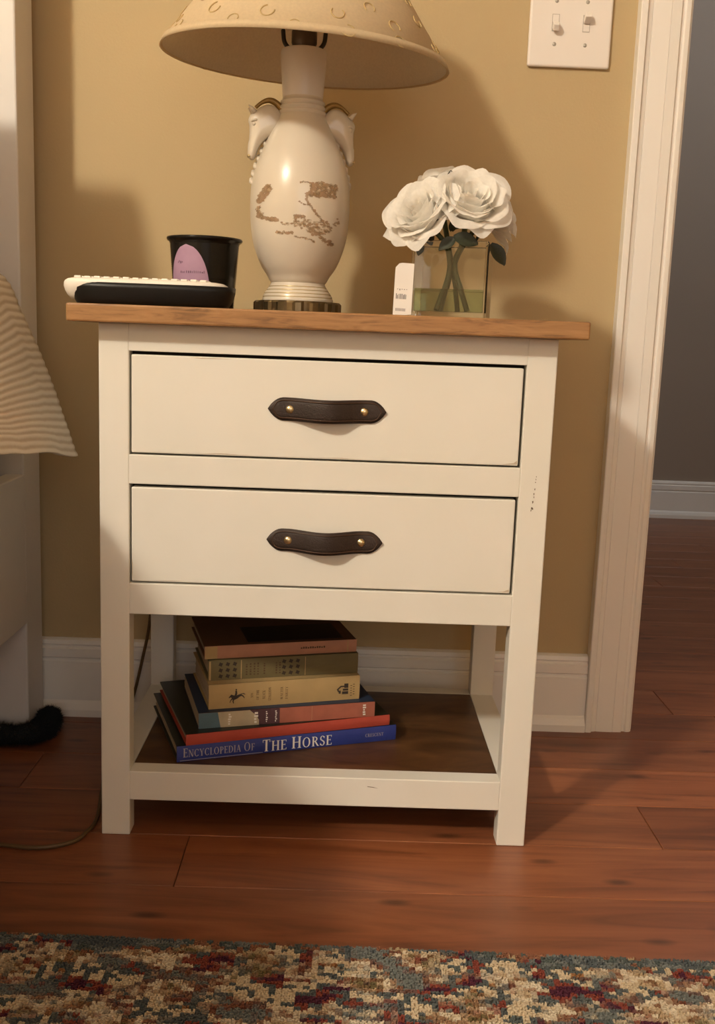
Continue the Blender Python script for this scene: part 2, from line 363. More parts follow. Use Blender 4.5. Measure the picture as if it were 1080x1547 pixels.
# planks
PW = 0.1262; row0 = -0.1315                # a seam lies at y = -0.122 and then every PW
ry = -0.122 - 33 * PW; rowi = -33; prng = random.Random(3)
fixed = {-1: 0.98, 0: 0.116, 1: 0.748, 2: 1.05}
meshes = {}
def plank_mesh(length):
    key = round(length, 2)
    if key not in meshes:
        b = bmesh.new(); bm_box(b, 0, length - 0.0009, 0, PW - 0.0008, -0.012, 0, 0.0008, 1)
        bmesh.ops.recalc_face_normals(b, faces=b.faces); me = bpy.data.meshes.new('plank'); b.to_mesh(me); b.free(); me.materials.append(M['floor']); meshes[key] = me
    return meshes[key], key
y = ry
while y < HY - 0.001:
    near = -1.5 < y < 2.8
    x = XL if y < WY + 0.1 else 0.0
    xe = XR if y < WY + 0.1 else 4.0
    if rowi in fixed: x = fixed[rowi] - 1.2 * math.ceil((fixed[rowi] - XL) / 1.2)
    else: x -= prng.random() * 1.1
    while x < xe:
        ln = 1.2 if rowi in fixed else prng.choice((0.9, 1.2, 1.5))
        if not near and rowi % 1 == 0: ln = 3.0
        me, key = plank_mesh(ln)
        yy = y
        o = bpy.data.objects.new('plank', me); COL.objects.link(o); o.parent = floor; o.location = (x, yy, 0)
        x += ln
    y += PW; rowi += 1
# baseboards
def bb_prof(w, s=1.0, sgn=1):
    p = [(0, 0), (0.024, 0), (0.0235, 0.012), (0.019, 0.022), (0.0155, 0.027), (0.0150, 0.095), (0.0115, 0.0975), (0.0115, 0.1005), (0.0145, 0.103), (0.0145, 0.118), (0.0105, 0.1205), (0.0105, 0.123), (0.0125, 0.1255), (0.010, 0.132), (0.004, 0.1345), (0, 0.1345)]
    return [(w - sgn * u * 1.0, v * s) for u, v in p]
CX0 = 0.7356; CX1 = 0.8186
struct(profile_extrude('baseboard_back', bb_prof(WY), 'x', XL, CX0 - 0.0005, 'trim'))
struct(profile_extrude('baseboard_hall', bb_prof(HY, 1.10), 'x', 0.0, 4.0, 'trim'))
struct(profile_extrude('baseboard_right', bb_prof(WY), 'x', DX1 + 0.083, XR, 'trim'))
# door casings
def casing_prof(x0, flip=False):
    p = [(0, 0), (0, 0.021), (0.0015, 0.0225), (0.010, 0.0225), (0.0125, 0.018), (0.019, 0.0165), (0.0195, 0.0152), (0.0205, 0.0165), (0.048, 0.0175), (0.0485, 0.0160), (0.0495, 0.0172), (0.064, 0.0165), (0.066, 0.0125), (0.070, 0.0120), (0.0725, 0.0145), (0.079, 0.0140), (0.083, 0.010), (0.083, 0)]
    return [((x0 - u) if flip else (x0 + u), WY - v) for u, v in p]
struct(profile_extrude('trim_1', casing_prof(CX0), 'z', 0.0, DH + 0.083, 'trim'))
struct(profile_extrude('trim_2', casing_prof(DX1 - 0.012 + 0.083, True), 'z', 0.0, DH + 0.083, 'trim'))
struct(box('trim_3', CX1 + 0.0005, DX1 - 0.0125, WY - 0.018, WY - 0.0002, DH - 0.012, DH + 0.083, 'trim', bev=0.004))
struct(box('trim_4', DX0 + 0.0002, DX0 + 0.016, WY - 0.0002, WY + 0.1225, 0, DH, 'trim'))
struct(box('trim_5', DX1 - 0.016, DX1 - 0.0002, WY - 0.0002, WY + 0.1225, 0, DH, 'trim'))

# ------------------------------------------------------------------ the bed
bed = tag(empty('bed', (-0.95, -0.6, 0)), 'grey-white painted wooden bed with tall headboard against tan wall', 'bed')
def bchild(o): o.parent = bed; o.matrix_parent_inverse = Matrix.Translation(bed.location).inverted(); return o
HX = -0.195
bchild(box('headboard_post', HX - 0.09, HX, 0.32, 0.402, 0, 1.42, 'bedpaint', bev=0.003))
bchild(box('headboard_post', -1.72, -1.63, 0.32, 0.402, 0, 1.42, 'bedpaint', bev=0.003))
bchild(box('headboard_panel', -1.63, HX - 0.09, 0.335, 0.39, 0.02, 1.36, 'bedpaint', bev=0.003))
bchild(box('headboard_cap', -1.74, HX + 0.02, 0.30, 0.404, 1.42, 1.46, 'bedpaint', bev=0.008))
bchild(box('side_rail', HX - 0.028, HX + 0.001, -1.70, 0.3195, 0.19, 0.43, 'bedpaint', bev=0.002))
bchild(box('side_rail', -1.72, -1.692, -1.70, 0.3195, 0.19, 0.43, 'bedpaint', bev=0.002))
bchild(box('footboard', -1.72, HX, -1.78, -1.70, 0, 0.6, 'bedpaint', bev=0.004))
bchild(box('slat_base', -1.69, HX - 0.03, -1.69, 0.318, 0.30, 0.33, 'bedpaint'))
mat_o = tag(box('mattress', -1.688, HX - 0.032, -1.68, 0.30, 0.331, 0.69, 'bedding', bev=0.05, seg=4, smooth=True), 'white mattress lying on the bed slats beneath the quilt', 'mattress')
# quilt : ribbed sheet over the mattress, flaring at the side
def build_quilt():
    prof = catmull([(-1.62, 0.708), (-1.2, 0.716), (-0.7, 0.722), (-0.36, 0.742), (-0.25, 0.755), (-0.185, 0.727), (-0.155, 0.672), (-0.131, 0.615), (-0.105, 0.545), (-0.082, 0.4755)], 40)
    # arc-length
    L = [0.0]
    for a, b in zip(prof, prof[1:]): L.append(L[-1] + (b - a).length)
    tot = L[-1]; pts = []; s = tot; pitch = 0.0115
    ss = []
    s = 0.0
    while s < tot - 0.46: ss.append(s); s += 0.012
    while s < tot: ss.append(s); s += pitch / 8
    ss.append(tot)
    import bisect
    V = []; F = []; ribs = []
    ys = [0.205 - 0.0 - j * 0.012 for j in range(40)] + [0.205 - 0.48 - j * 0.05 for j in range(28)]
    for s in ss:
        i = max(1, min(len(L) - 1, bisect.bisect_left(L, s))); t = (s - L[i - 1]) / max(1e-9, L[i] - L[i - 1]); p = prof[i - 1].lerp(prof[i], t)
        d = (prof[i] - prof[i - 1]).normalized(); nrm = Vector((-d.y, d.x))
        if nrm.x < 0 and nrm.y < 0: nrm = -nrm
        for yv in ys:
            dr = max(0, (s - (tot - 0.34)) / 0.34)
            wob = 0.010 * mnoise.noise((yv * 5, s * 3, 1.0)) + 0.004 * mnoise.noise((yv * 40, s * 9, 2.0))
            rib = 0.5 + 0.5 * math.cos(2 * PI * (s + wob * 0.35) / pitch)
            f = 0.012 * math.sin(yv * 9 + 1.2) * dr + 0.006 * math.sin(yv * 31) * dr * dr
            if yv > 0.19: f *= 0.4
            off = 0.0011 * rib + f * 0.6 + 0.002 * mnoise.noise((yv * 25, s * 25, 0)) * dr
            low = 0.075 * max(0, min(1, (0.14 - yv) / 0.25)) * max(0, min(1, (p.y - 0.50) / 0.2)) * max(0, min(1, (p.x + 0.9) / 0.4)); low = min(low, max(0, p.y - (0.700 - max(0, p.x + 0.21) * 5)))
            V.append((p.x + nrm.x * off, yv + 0.006 * mnoise.noise((s * 14, 3, yv * 2)), p.y - low + dr ** 2 * min(0.05, 0.13 * max(0, 0.2 - yv)) + nrm.y * off + (0.006 * mnoise.noise((yv * 13, 7, 0)) * dr ** 4)))
            ribs.append(rib)
    m = len(ys)
    for a in range(len(ss) - 1):
        for b in range(m - 1): F.append((a * m + b, a * m + b + 1, (a + 1) * m + b + 1, (a + 1) * m + b))
    o = mesh('quilt', V, F, 'quilt', None, True)
    at = o.data.attributes.new('rib', 'FLOAT', 'POINT'); at.data.foreach_set('value', ribs)
    sm = o.modifiers.new('thick', 'SOLIDIFY'); sm.thickness = 0.008; sm.offset = -1
    return tag(o, 'tan and cream ribbed quilt hanging over the side of the bed', 'quilt')
build_quilt()
# pillow propped against the headboard
def build_pillow(loc, rx, hz, label):
    V, F = [], []
    n = 20
    for sgn in (1, -1):
        for j in range(n + 1):
            for i in range(n + 1):
                u = -1 + 2 * i / n; v = -1 + 2 * j / n
                h = 0.085 * (max(0, 1 - u ** 2) * max(0, 1 - v ** 2)) ** 0.42
                k = 1 - 0.06 * (1 - u * u) * 0 - 0.05 * (abs(u * v)) ** 2
                V.append((u * 0.33 * k, sgn * h, v * hz * k))
    N1 = (n + 1) ** 2
    for s in (0, 1):
        for j in range(n):
            for i in range(n):
                a = s * N1 + j * (n + 1) + i; q = (a, a + 1, a + n + 2, a + n + 1); F.append(q if s == 1 else q[::-1])
    bm = bmesh.new(); vs = [bm.verts.new(v) for v in V]
    for f in F: bm.faces.new([vs[i] for i in f])
    bmesh.ops.remove_doubles(bm, verts=bm.verts, dist=0.0008)
    o = frombm('pillow', bm, 'bedding', None, True)
    o.location = loc; o.rotation_euler = (math.radians(rx), 0, 0)
    return tag(o, label, 'pillow', 'pillows at the head of the bed')
build_pillow((-0.64, 0.215, 0.945), -8, 0.195, 'white pillow propped upright against the bed headboard')
build_pillow((-0.555, 0.035, 0.925), -8, 0.180, 'white pillow leaning on another pillow, away from the headboard')
# black fuzzy roll at the headboard foot
def build_fuzz():
    path = catmull([(-0.62, 0.280, 0.0165), (-0.4, 0.281, 0.017), (-0.25, 0.280, 0.017), (-0.19, 0.286, 0.0165), (-0.168, 0.315, 0.0165), (-0.172, 0.350, 0.0165), (-0.174, 0.372, 0.017)], 10)
    V, F = tube_data(path, lambda t: 0.0150 + 0.0015 * math.sin(t * 40) - 0.009 * max(0, t - .88) / .12, 12)
    base = [Vector(v) for v in V]; nF = len(F) - 2; rg = random.Random(5)
    V = list(base)
    for k in range(16000):
        f = F[rg.randrange(nF)]; a, b, c, d = [base[i] for i in f]
        u, v = rg.random(), rg.random(); p = a.lerp(b, u).lerp(d.lerp(c, u), v)
        nrm = (d - a).cross(b - a).normalized()
        tip = p - nrm * 0 + nrm * (0.003 + 0.007 * rg.random()) + Vector((rg.uniform(-.004, .004), rg.uniform(-.004, .004), rg.uniform(-.005, .002)))
        if tip.z < 0.0005: tip.z = 0.0005
        if tip.x < HX and tip.y > 0.3185: tip.y = 0.3185
        if tip.y > 0.318 and tip.x < HX + 0.001: tip.x = HX + 0.001
        s = (b - a).normalized() * 0.0007; i0 = len(V); V += [p - s, p + s, tip]; F.append((i0, i0 + 1, i0 + 2))
    V = [Vector((v[0], v[1], max(v[2], 0.0003))) for v in V]
    o = mesh('fuzzy_roll', V, F, 'fuzz', None, True)
    return tag(o, 'black fuzzy fabric roll on the floor around the headboard foot', 'fabric')
build_fuzz()

# ------------------------------------------------------------------ the rug
def build_rug():
    rz = math.radians(-1.3)
    r = tag(empty('area_rug', (0.336, -0.246, 0), rz), 'faded multicoloured woven area rug on the wooden floor', 'rug')
    box('backing', -0.45, 1.2, -1.5, 0, 0.0003, 0.006, 'rug', r, bev=0.001)
    V = []; F = []; rg = random.Random(11)
    sp = 0.0028; x = -0.449
    while x < 0.50:
        yv = -0.24
        while yv < -0.001:
            cx = x + rg.uniform(-.4, .4) * sp; cy = yv + rg.uniform(-.4, .4) * sp; a = rg.uniform(0, 6.28)
            if cy > -0.0015: cy = -0.0015
            h = 0.0085 + rg.uniform(-.0006, .0007); i0 = len(V)
            for k in range(3): V.append((cx + 0.0024 * math.cos(a + k * 2.094), cy + 0.0024 * math.sin(a + k * 2.094), 0.0045))
            tx, ty = cx + rg.uniform(-.0008, .0008), cy + rg.uniform(-.0008, .0008)
            for k in range(3): V.append((tx + 0.0017 * math.cos(a + k * 2.094), ty + 0.0017 * math.sin(a + k * 2.094), h))
            F += [(i0, i0 + 1, i0 + 4, i0 + 3), (i0 + 1, i0 + 2, i0 + 5, i0 + 4), (i0 + 2, i0, i0 + 3, i0 + 5), (i0 + 3, i0 + 4, i0 + 5)]
            yv += sp
        x += sp
    o = mesh('pile', V, F, 'rug', r); o['kind'] = 'stuff'
build_rug()

# ------------------------------------------------------------------ the nightstand
W = 0.56; LW = 0.0371; LD = 0.0285; BL = 0.333; BK = BL + LD; ZT = 0.6657; ZTT = 0.687
ns = tag(empty('nightstand', (0, 0, 0)), 'white painted two-drawer nightstand with brown wood top and open shelf', 'nightstand')
def nb(name, *a, bev=0.0016, mat='white', **k): return box(name, *a, mat, ns, bev=bev, **k)
for x0 in (0, W - LW):
    nb('leg', x0, x0 + LW, 0, LD, 0, ZT); nb('leg', x0, x0 + LW, BL, BK, 0, ZT)
x0, x1 = LW, W - LW
nb('top_rail', x0 - .0005, x1 + .0005, 0.0002, LD, 0.6328, ZT, bev=0.0008)
nb('middle_rail', x0 - .0005, x1 + .0005, 0.0002, LD, 0.4693, 0.506, bev=0.0012)
nb('lower_rail', x0 - .0005, x1 + .0005, 0.0002, LD, 0.3019, 0.3423, bev=0.0012)
nb('bottom_rail', x0 - .0005, x1 + .0005, 0.0002, LD, 0.0496, 0.0893, bev=0.0012)
nb('back_rail', x0 - .0005, x1 + .0005, BL, BK - .001, 0.0496, 0.0893)
for xs in (0.001, W - LW): nb('side_rail', xs, xs + LW - 0.001, LD - .0005, BL + .0005, 0.0496, 0.0893, bev=0.0006)
for xs in (0.006, W - 0.018): nb('side_panel', xs, xs + 0.012, LD - .0005, BL + .0005, 0.3019, ZT, bev=0)
nb('back_panel', x0 - .0005, x1 + .0005, BK - 0.014, BK - 0.006, 0.3019, ZT, bev=0)
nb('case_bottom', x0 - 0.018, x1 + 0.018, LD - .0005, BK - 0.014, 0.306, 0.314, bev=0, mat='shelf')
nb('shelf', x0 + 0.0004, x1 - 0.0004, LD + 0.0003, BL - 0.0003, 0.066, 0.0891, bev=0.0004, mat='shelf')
nb('tabletop', -0.031, 0.5905, -0.030, 0.392, ZT, ZTT, bev=0.0022, mat='top')
def strap_mesh(L=0.1455, H=0.0285):
    V = []; F = []; n = 40; half = L / 2
    def hh(u):
        d = half - abs(u)
        return H / 2 * (1.0 if d > 0.019 else (math.sin(PI / 2 * (d / 0.019)) ** 0.75 if d > 0 else 0)) if d > 0.0003 else 0.0005
    def bow(u):
        a = abs(u)
        if a > 0.048: return 0.0003
        return 0.0003 + 0.0165 * (0.5 + 0.5 * math.cos(PI * a / 0.048)) ** 0.85
    t = 0.0030; m = 4
    for i in range(n + 1):
        u = -half + L * i / n; h = hh(u); b = bow(u)
        sag = -0.001 * (0.5 + 0.5 * math.cos(PI * min(1, abs(u) / 0.05)))
        for s in range(m + 1):
            v = -1 + 2 * s / m; V.append((u, -b - t * (0.55 if abs(v) == 1 else 1), v * h + sag))
        for s in range(m + 1):
            v = 1 - 2 * s / m; V.append((u, -b, v * h + sag))
    k = 2 * (m + 1)
    for i in range(n):
        for s in range(k): F.append((i * k + s, i * k + (s + 1) % k, (i + 1) * k + (s + 1) % k, (i + 1) * k + s))
    F.append(tuple(range(k))[::-1]); F.append(tuple(range(n * k, n * k + k)))
    bm = bmesh.new(); vs = [bm.verts.new(v) for v in V]
    for f in F: bm.faces.new([vs[i] for i in f])
    bmesh.ops.recalc_face_normals(bm, faces=bm.faces)
    me = bpy.data.meshes.new('handle'); bm.to_mesh(me); bm.free(); me.materials.append(M['leather'])
    for p in me.polygons: p.use_smooth = True
    # tooled border line
    bv = []; top = []; bot = []
    for i in range(3, n - 2):
        u = -half + L * i / n; h = hh(u) - 0.0035; b = bow(u) + t; sag = -0.001 * (0.5 + 0.5 * math.cos(PI * min(1, abs(u) / 0.05)))
        top.append((u, -b - 0.0001, h + sag)); bot.append((u, -b - 0.0001, -h + sag))
    loop = top + [( half - 0.006, -0.0033, 0)] + bot[::-1] + [(-half + 0.006, -0.0033, 0)] + [top[0]]
    V2, F2 = tube_data(loop, 0.0006, 5)
    me2 = bpy.data.meshes.new('tooled_edge'); me2.from_pydata([tuple(v) for v in V2], [], F2); me2.materials.append(M['stitch'])
    return me, me2
HM, HM2 = strap_mesh()
Vr, Fr = lathe_data([(0.0001, -0.0035), (0.002, -0.0034), (0.0041, -0.0026), (0.0054, -0.0010), (0.0058, 0.0)], 20)
rv = bpy.data.meshes.new('rivet'); rv.from_pydata([(x, z, y) for x, y, z in Vr], [], Fr); rv.materials.append(M['brass'])
for p in rv.polygons: p.use_smooth = True
def drawer(zb, zt, hx, hz, lab):
    g = 0.0032
    d = empty('drawer', (0, 0, 0)); d.parent = ns
    f = box('drawer_front', x0 + g * 0.75, x1 - g, 0.0012, 0.018, zb + g * 0.75, zt - g * 1.25, 'white', d, bev=0.0016)
    bm = bmesh.new()
    for b in ((x0 + .012, x0 + .022, .018, BK - .03, zb + .008, zt - .02), (x1 - .022, x1 - .012, .018, BK - .03, zb + .008, zt - .02), (x0 + .022, x1 - .022, BK - .04, BK - .03, zb + .008, zt - .02), (x0 + .022, x1 - .022, .018, BK - .04, zb + .008, zb + .014)): bm_box(bm, *b)
    frombm('drawer_box', bm, 'gap', d)
    h = link('handle', HM, None, d, loc=(hx, 0.0012, hz)); h['label'] = 'brown leather strap handle'
    link('handle_edge', HM2, None, d, loc=(hx, 0.0012, hz))
    for s in (-1, 1):
        r = link('rivet', rv, None, d, loc=(hx + s * 0.0455, -0.0018 + 0.0006, hz - 0.0001)); r['label'] = 'round brass rivet'
    return d
drawer(0.506, 0.6328, 0.2802, 0.5690, 'upper'); drawer(0.3423, 0.4693, 0.2820, 0.4050, 'lower')
# dark sheets behind the drawer fronts: shade of the gaps put in as colour
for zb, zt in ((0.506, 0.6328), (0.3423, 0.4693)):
    nb('gap_shade_sheet', x0 - .0002, x1 + .0002, 0.020, 0.0205, zb, zt, bev=0, mat='gap')
# paint chips
def chip(pts, r):
    rg = random.Random(int(pts[0][0] * 9999)); V = []; F = []
    for (cx, cz) in pts:
        i0 = len(V); n = 7
        for k in range(n):
            a = 2 * PI * k / n; q = r * rg.uniform(.5, 1.3); V.append((cx + q * math.cos(a) * 0.7, -0.00015, cz + q * math.sin(a) * 1.5))
        F.append(tuple(range(i0, i0 + n)))
    mesh('paint_chip', V, F, 'chip', ns)
chip([(0.5435, 0.4960), (0.5432, 0.4925), (0.5428, 0.4890)], 0.0007)
chip([(0.5425, 0.4800), (0.5418, 0.4740), (0.5420, 0.4700)], 0.0010)
chip([(0.5408, 0.4640), (0.5400, 0.4560), (0.5412, 0.4555), (0.5395, 0.4535)], 0.0012)
mesh('paint_chip', [(0.348, -0.0001, 0.0785), (0.356, -0.0001, 0.0778), (0.363, -0.0001, 0.0758), (0.356, -0.0001, 0.0769), (0.349, -0.0001, 0.0776)], [(0, 1, 2, 3, 4)], 'chip', ns)

def sliver(pts):
    mesh('paint_chip', [(x, 0.0011, z) for x, z in pts], [tuple(range(len(pts)))], 'chip2', ns)
M['chip2'] = plain('worn_paint', (0.50, 0.42, 0.32), 0.7, var=0.2, scale=200)
sliver([(0.105, 0.5100), (0.125, 0.5102), (0.150, 0.5112), (0.172, 0.5104), (0.190, 0.5100)])
sliver([(0.270, 0.5100), (0.300, 0.5108), (0.318, 0.5102)])
sliver([(0.500, 0.5100), (0.5185, 0.5104), (0.5180, 0.5150), (0.5140, 0.5118)])
sliver([(0.110, 0.6272), (0.140, 0.6275), (0.170, 0.6274), (0.150, 0.6268), (0.125, 0.6262)])
sliver([(0.0402, 0.352), (0.0410, 0.356), (0.0412, 0.368), (0.0402, 0.374)])
sliver([(0.500, 0.3465), (0.5185, 0.3470), (0.5180, 0.3500), (0.5120, 0.3475)])
sliver([(0.060, 0.3462), (0.085, 0.3463), (0.110, 0.3470), (0.090, 0.3472)])
# ------------------------------------------------------------------ books
def glyphs():
    G = {}
    T, t = 0.15, 0.055
    def bar(x, y0=0.0, y1=1.0, w=T): return [(x - w / 2, y0), (x + w / 2, y0), (x + w / 2, y1), (x - w / 2, y1)]
    def hb(xa, xb, y, w=t): return [(xa, y - w / 2), (xb, y - w / 2), (xb, y + w / 2), (xa, y + w / 2)]
    def serif(x, y, w=0.30): return hb(x - w / 2, x + w / 2, y, 0.045)
    def diag(xa, ya, xb, yb, w):
        return [(xa - w / 2, ya), (xa + w / 2, ya), (xb + w / 2, yb), (xb - w / 2, yb)]
    def arc(cx, cy, rx, ry, a0, a1, n=14, thick=T):
        out = []
        pr = None
        for i in range(n + 1):
            a = math.radians(a0 + (a1 - a0) * i / n); w = t + (thick - t) * abs(math.cos(a)) ** 1.3
            c, s = math.cos(a), math.sin(a)
            q = ((cx + (rx) * c, cy + (ry) * s), (cx + (rx - w) * c, cy + (ry - min(w, t * 1.6)) * s))
            if pr: out.append([pr[0], q[0], q[1], pr[1]])
            pr = q
        return out
    I = lambda x: [bar(x), serif(x, .02), serif(x, .98)]
    G['I'] = (0.34, I(0.17))
    G['E'] = (0.62, I(.17) + [hb(.17, .56, .025), hb(.17, .55, .975), hb(.17, .45, .52), bar(.555, 0, .2, .045), bar(.545, .8, 1, .045), bar(.445, .43, .61, .045)])
    G['F'] = (0.58, I(.17) + [hb(.17, .55, .975), hb(.17, .45, .52), bar(.545, .8, 1, .045), bar(.445, .43, .61, .045)])
    G['L'] = (0.58, I(.17) + [hb(.17, .55, .025), bar(.545, 0, .2, .045)])
    G['H'] = (0.82, I(.17) + I(.65) + [hb(.17, .65, .52)])
    G['T'] = (0.68, [bar(.34), serif(.34, .02), hb(.04, .64, .975), bar(.06, .78, 1, .045), bar(.62, .78, 1, .045)])
    G['N'] = (0.84, [bar(.14, 0, 1, t), serif(.14, .02, .24), serif(.10, .98, .2), bar(.68, 0, 1, t), serif(.68, .98, .24), diag(.16, 1, .66, 0, T)])
    G['A'] = (0.76, [diag(.10, 0, .36, 1, t), diag(.64, 0, .36, 1, T), serif(.11, .02, .22), serif(.63, .02, .28), hb(.2, .54, .36)])
    G['Y'] = (0.74, [bar(.36, 0, .48), serif(.36, .02), diag(.36, .44, .12, 1, T), diag(.36, .44, .62, 1, t), serif(.12, .98, .26), serif(.62, .98, .2)])
    G['O'] = (0.86, arc(.41, .5, .38, .52, 0, 360, 28))
    G['C'] = (0.76, arc(.40, .5, .37, .52, 45, 315, 22) + [bar(.665, .72, .98, .045), bar(.665, .06, .2, .045)])
    G['D'] = (0.80, I(.17) + arc(.30, .5, .45, .5, -90, 90, 16) + [hb(.17, .32, .975), hb(.17, .32, .025)])
    G['P'] = (0.62, I(.17) + arc(.28, .735, .30, .265, -90, 90, 12, .13) + [hb(.17, .3, .975), hb(.17, .3, .49)])
    G['R'] = (0.74, I(.17) + arc(.28, .745, .30, .255, -90, 90, 12, .13) + [hb(.17, .3, .975), hb(.17, .36, .51), diag(.64, 0, .36, .5, T), serif(.66, .02, .16)])
    G['S'] = (0.56, arc(.27, .745, .225, .27, 20, 235, 14, .12) + arc(.27, .265, .235, .28, -160, 65, 14, .12) + [bar(.46, .74, .94, .045), bar(.065, .06, .26, .045), diag(.36, .40, .17, .62, .14)])
    G['B'] = (0.66, I(.17) + arc(.28, .755, .26, .245, -90, 90, 12, .12) + arc(.28, .27, .31, .27, -90, 90, 12, .13) + [hb(.17, .3, .975), hb(.17, .3, .52), hb(.17, .3, .025)])
    G['K'] = (0.80, I(.17) + [diag(.26, .45, .62, 1, t), diag(.66, 0, .36, .58, T), serif(.62, .98, .2), serif(.66, .02, .2)])
    G['W'] = (1.06, [diag(.30, 0, .12, 1, T), diag(.30, 0, .52, 1, t), diag(.72, 0, .52, 1, T), diag(.72, 0, .94, 1, t), serif(.12, .98, .24), serif(.94, .98, .2)])
    return G
GL = glyphs()
def text_faces(txt, x, z, h, fx=1.0, small=None, track=0.06):
    # returns polygons in (x,z); capitals size h, letters after the first of each word size `small`
    out = []; first = True
    for ch in txt:
        if ch == ' ': x += 0.34 * h * fx; first = True; continue
        s = h if (first or not small) else small; first = False
        adv, polys = GL[ch]
        for p in polys: out.append([(x + u * s * fx, z + v * s) for u, v in p])
        x += (adv + track) * s * fx
    return out, x
def lettering(name, polys, mat, parent, yv, rot=None):
    V = []; F = []
    for k, p in enumerate(polys):
        i0 = len(V)
        for (u, v) in p: V.append((u, yv - 0.000002 * (k % 9), v))
        F.append(tuple(range(i0, i0 + len(p))))
    o = mesh(name, V, F, mat, parent)
    if len(polys) > 12: o['kind'] = 'stuff'
    return o
def fit_text(txt, xa, xb, z, h, small=None):
    _, e = text_faces(txt, 0, 0, h, 1.0, small); return text_faces(txt, xa, z, h, (xb - xa) / e, small)[0]
def vert_text(txt, x, z0, z1, wid):
    # text running up the spine thickness (turned a quarter), cap height wid along x
    P, e = text_faces(txt, 0, 0, 1.0); s = (z1 - z0) / e
    return [[(x - v * wid, z0 + u * s) for u, v in p] for p in P]
def rect(xa, xb, za, zb): return [(xa, za), (xb, za), (xb, zb), (xa, zb)]
def book(name, loc, ang, L, D, T, cover, spine, label, hard=True, page='page', back=None):
    b = tag(empty(name, loc, ang), label, 'book', 'books stacked on the nightstand shelf')
    ct = 0.0022 if hard else 0.0006; ov = 0.003 if hard else 0.0
    box('back_cover', 0, L, 0, D, 0, ct, back or cover, b, bev=0.0005 if hard else 0)
    box('front_cover', 0, L, 0, D, T - ct, T, cover, b, bev=0.0005 if hard else 0)
    bm = bmesh.new()
    # slightly rounded spine
    n = 6; pr = []
    for i in range(n + 1):
        z = T * i / n; pr.append((-(0.0012 if hard else 0.0003) * math.sin(PI * i / n), z))
    pr += [(0.002, T), (0.002, 0)]
    me = profile_extrude('spine', pr, 'x', 0, L, spine, b)
    # page block made of leaf layers
    V = []; F = []; k = max(6, int(T / 0.0016)); rg = random.Random(int(L * 1e4))
    z = ct; dz = (T - 2 * ct) / k
    bm = bmesh.new()
    for i in range(k):
        e = rg.uniform(0, 0.0009); bm_box(bm, ov + e, L - ov - e, 0.0022, D - ov - e, z, z + dz); z += dz
    frombm('pages', bm, page, b)
    return b
ZS = 0.0893 + 0.0002
A = math.radians
b1 = book('encyclopedia_book', (0.0932, 0.0318, ZS), A(19.0), 0.315, 0.212, 0.0222, 'darkcover', 'blue', 'large blue-spined horse encyclopedia with white lettering, lowest book on the nightstand shelf', back='darkcover')
lettering('title', fit_text('ENCYCLOPEDIA OF', 0.008, 0.107, 0.0065, 0.0125, 0.0100), 'dimletter', b1, -0.00135)
lettering('title', fit_text('THE HORSE', 0.117, 0.219, 0.0030, 0.0168, 0.0142), 'letter', b1, -0.00135)
lettering('publisher_name', fit_text('CRESCENT', 0.268, 0.296, 0.0085, 0.0048), 'dimletter', b1, -0.00135)
lettering('rule', [rect(0.004, 0.118, 0.0016, 0.0023)], 'dimletter', b1, -0.00115)
z = ZS + 0.0226
b2 = book('red_book', (0.1049, 0.0349, z), A(19.5), 0.293, 0.218, 0.0152, 'darkcover', 'red', 'thin red-spined book with dark cover lying on the blue encyclopedia', back='red')
z += 0.0156
b3 = book('paperback_book', (0.1182, 0.0565, z), A(15.6), 0.250, 0.165, 0.0220, 'navy', 'salmon', 'paperback with blue, cream and salmon spine between red book and tan book', hard=False)
lettering('spine_print', [rect(0, 0.034, 0, 0.022)], 'sky', b3, -0.00045)
lettering('spine_print', [[(0.030, 0), (0.083, 0), (0.083, 0.007), (0.079, 0.014), (0.070, 0.022), (0.026, 0.022)]], 'creamprint', b3, -0.00050)
lettering('spine_print', [[(0.083, 0), (0.112, 0), (0.112, 0.022), (0.070, 0.022), (0.079, 0.014), (0.083, 0.007)]], 'plum', b3, -0.00050)
lettering('spine_print', [rect(0.1575, 0.1583, 0, 0.022)], 'rose', b3, -0.00050)
rg = random.Random(4); mk = []
for xx, n_, w_ in ((0.040, 5, .0055), (0.076, 4, .006), (0.092, 6, .0035), (0.105, 6, .0035), (0.232, 5, .006)):
    for i in range(n_):
        zz = 0.003 + i * 0.017 / n_; mk.append(rect(xx + rg.uniform(0, .001), xx + w_ * rg.uniform(.5, 1), zz, zz + 0.011 / n_))
lettering('spine_lettering', mk, 'letter', b3, -0.0006)
z += 0.0224
b4 = book('tan_book', (0.1297, 0.0706, z), A(16.6), 0.2155, 0.150, 0.0350, 'tan', 'tan', 'thick tan book with a dark jumping horse and rider on its spine')
T4 = 0.035
P4 = vert_text('SON', 0.0615, 0.0135, 0.0205, 0.0035) + vert_text('OF THE', 0.0695, 0.0095, 0.0245, 0.0035) + vert_text('BLACK', 0.0785, 0.0105, 0.0230, 0.0040) + vert_text('STALLION', 0.0865, 0.0075, 0.0270, 0.0036)
P4 += vert_text('WALTER', 0.1035, 0.0080, 0.0265, 0.0036) + vert_text('FARLEY', 0.1105, 0.0080, 0.0265, 0.0036)
lettering('spine_lettering', P4, 'brownink', b4, -0.00135)
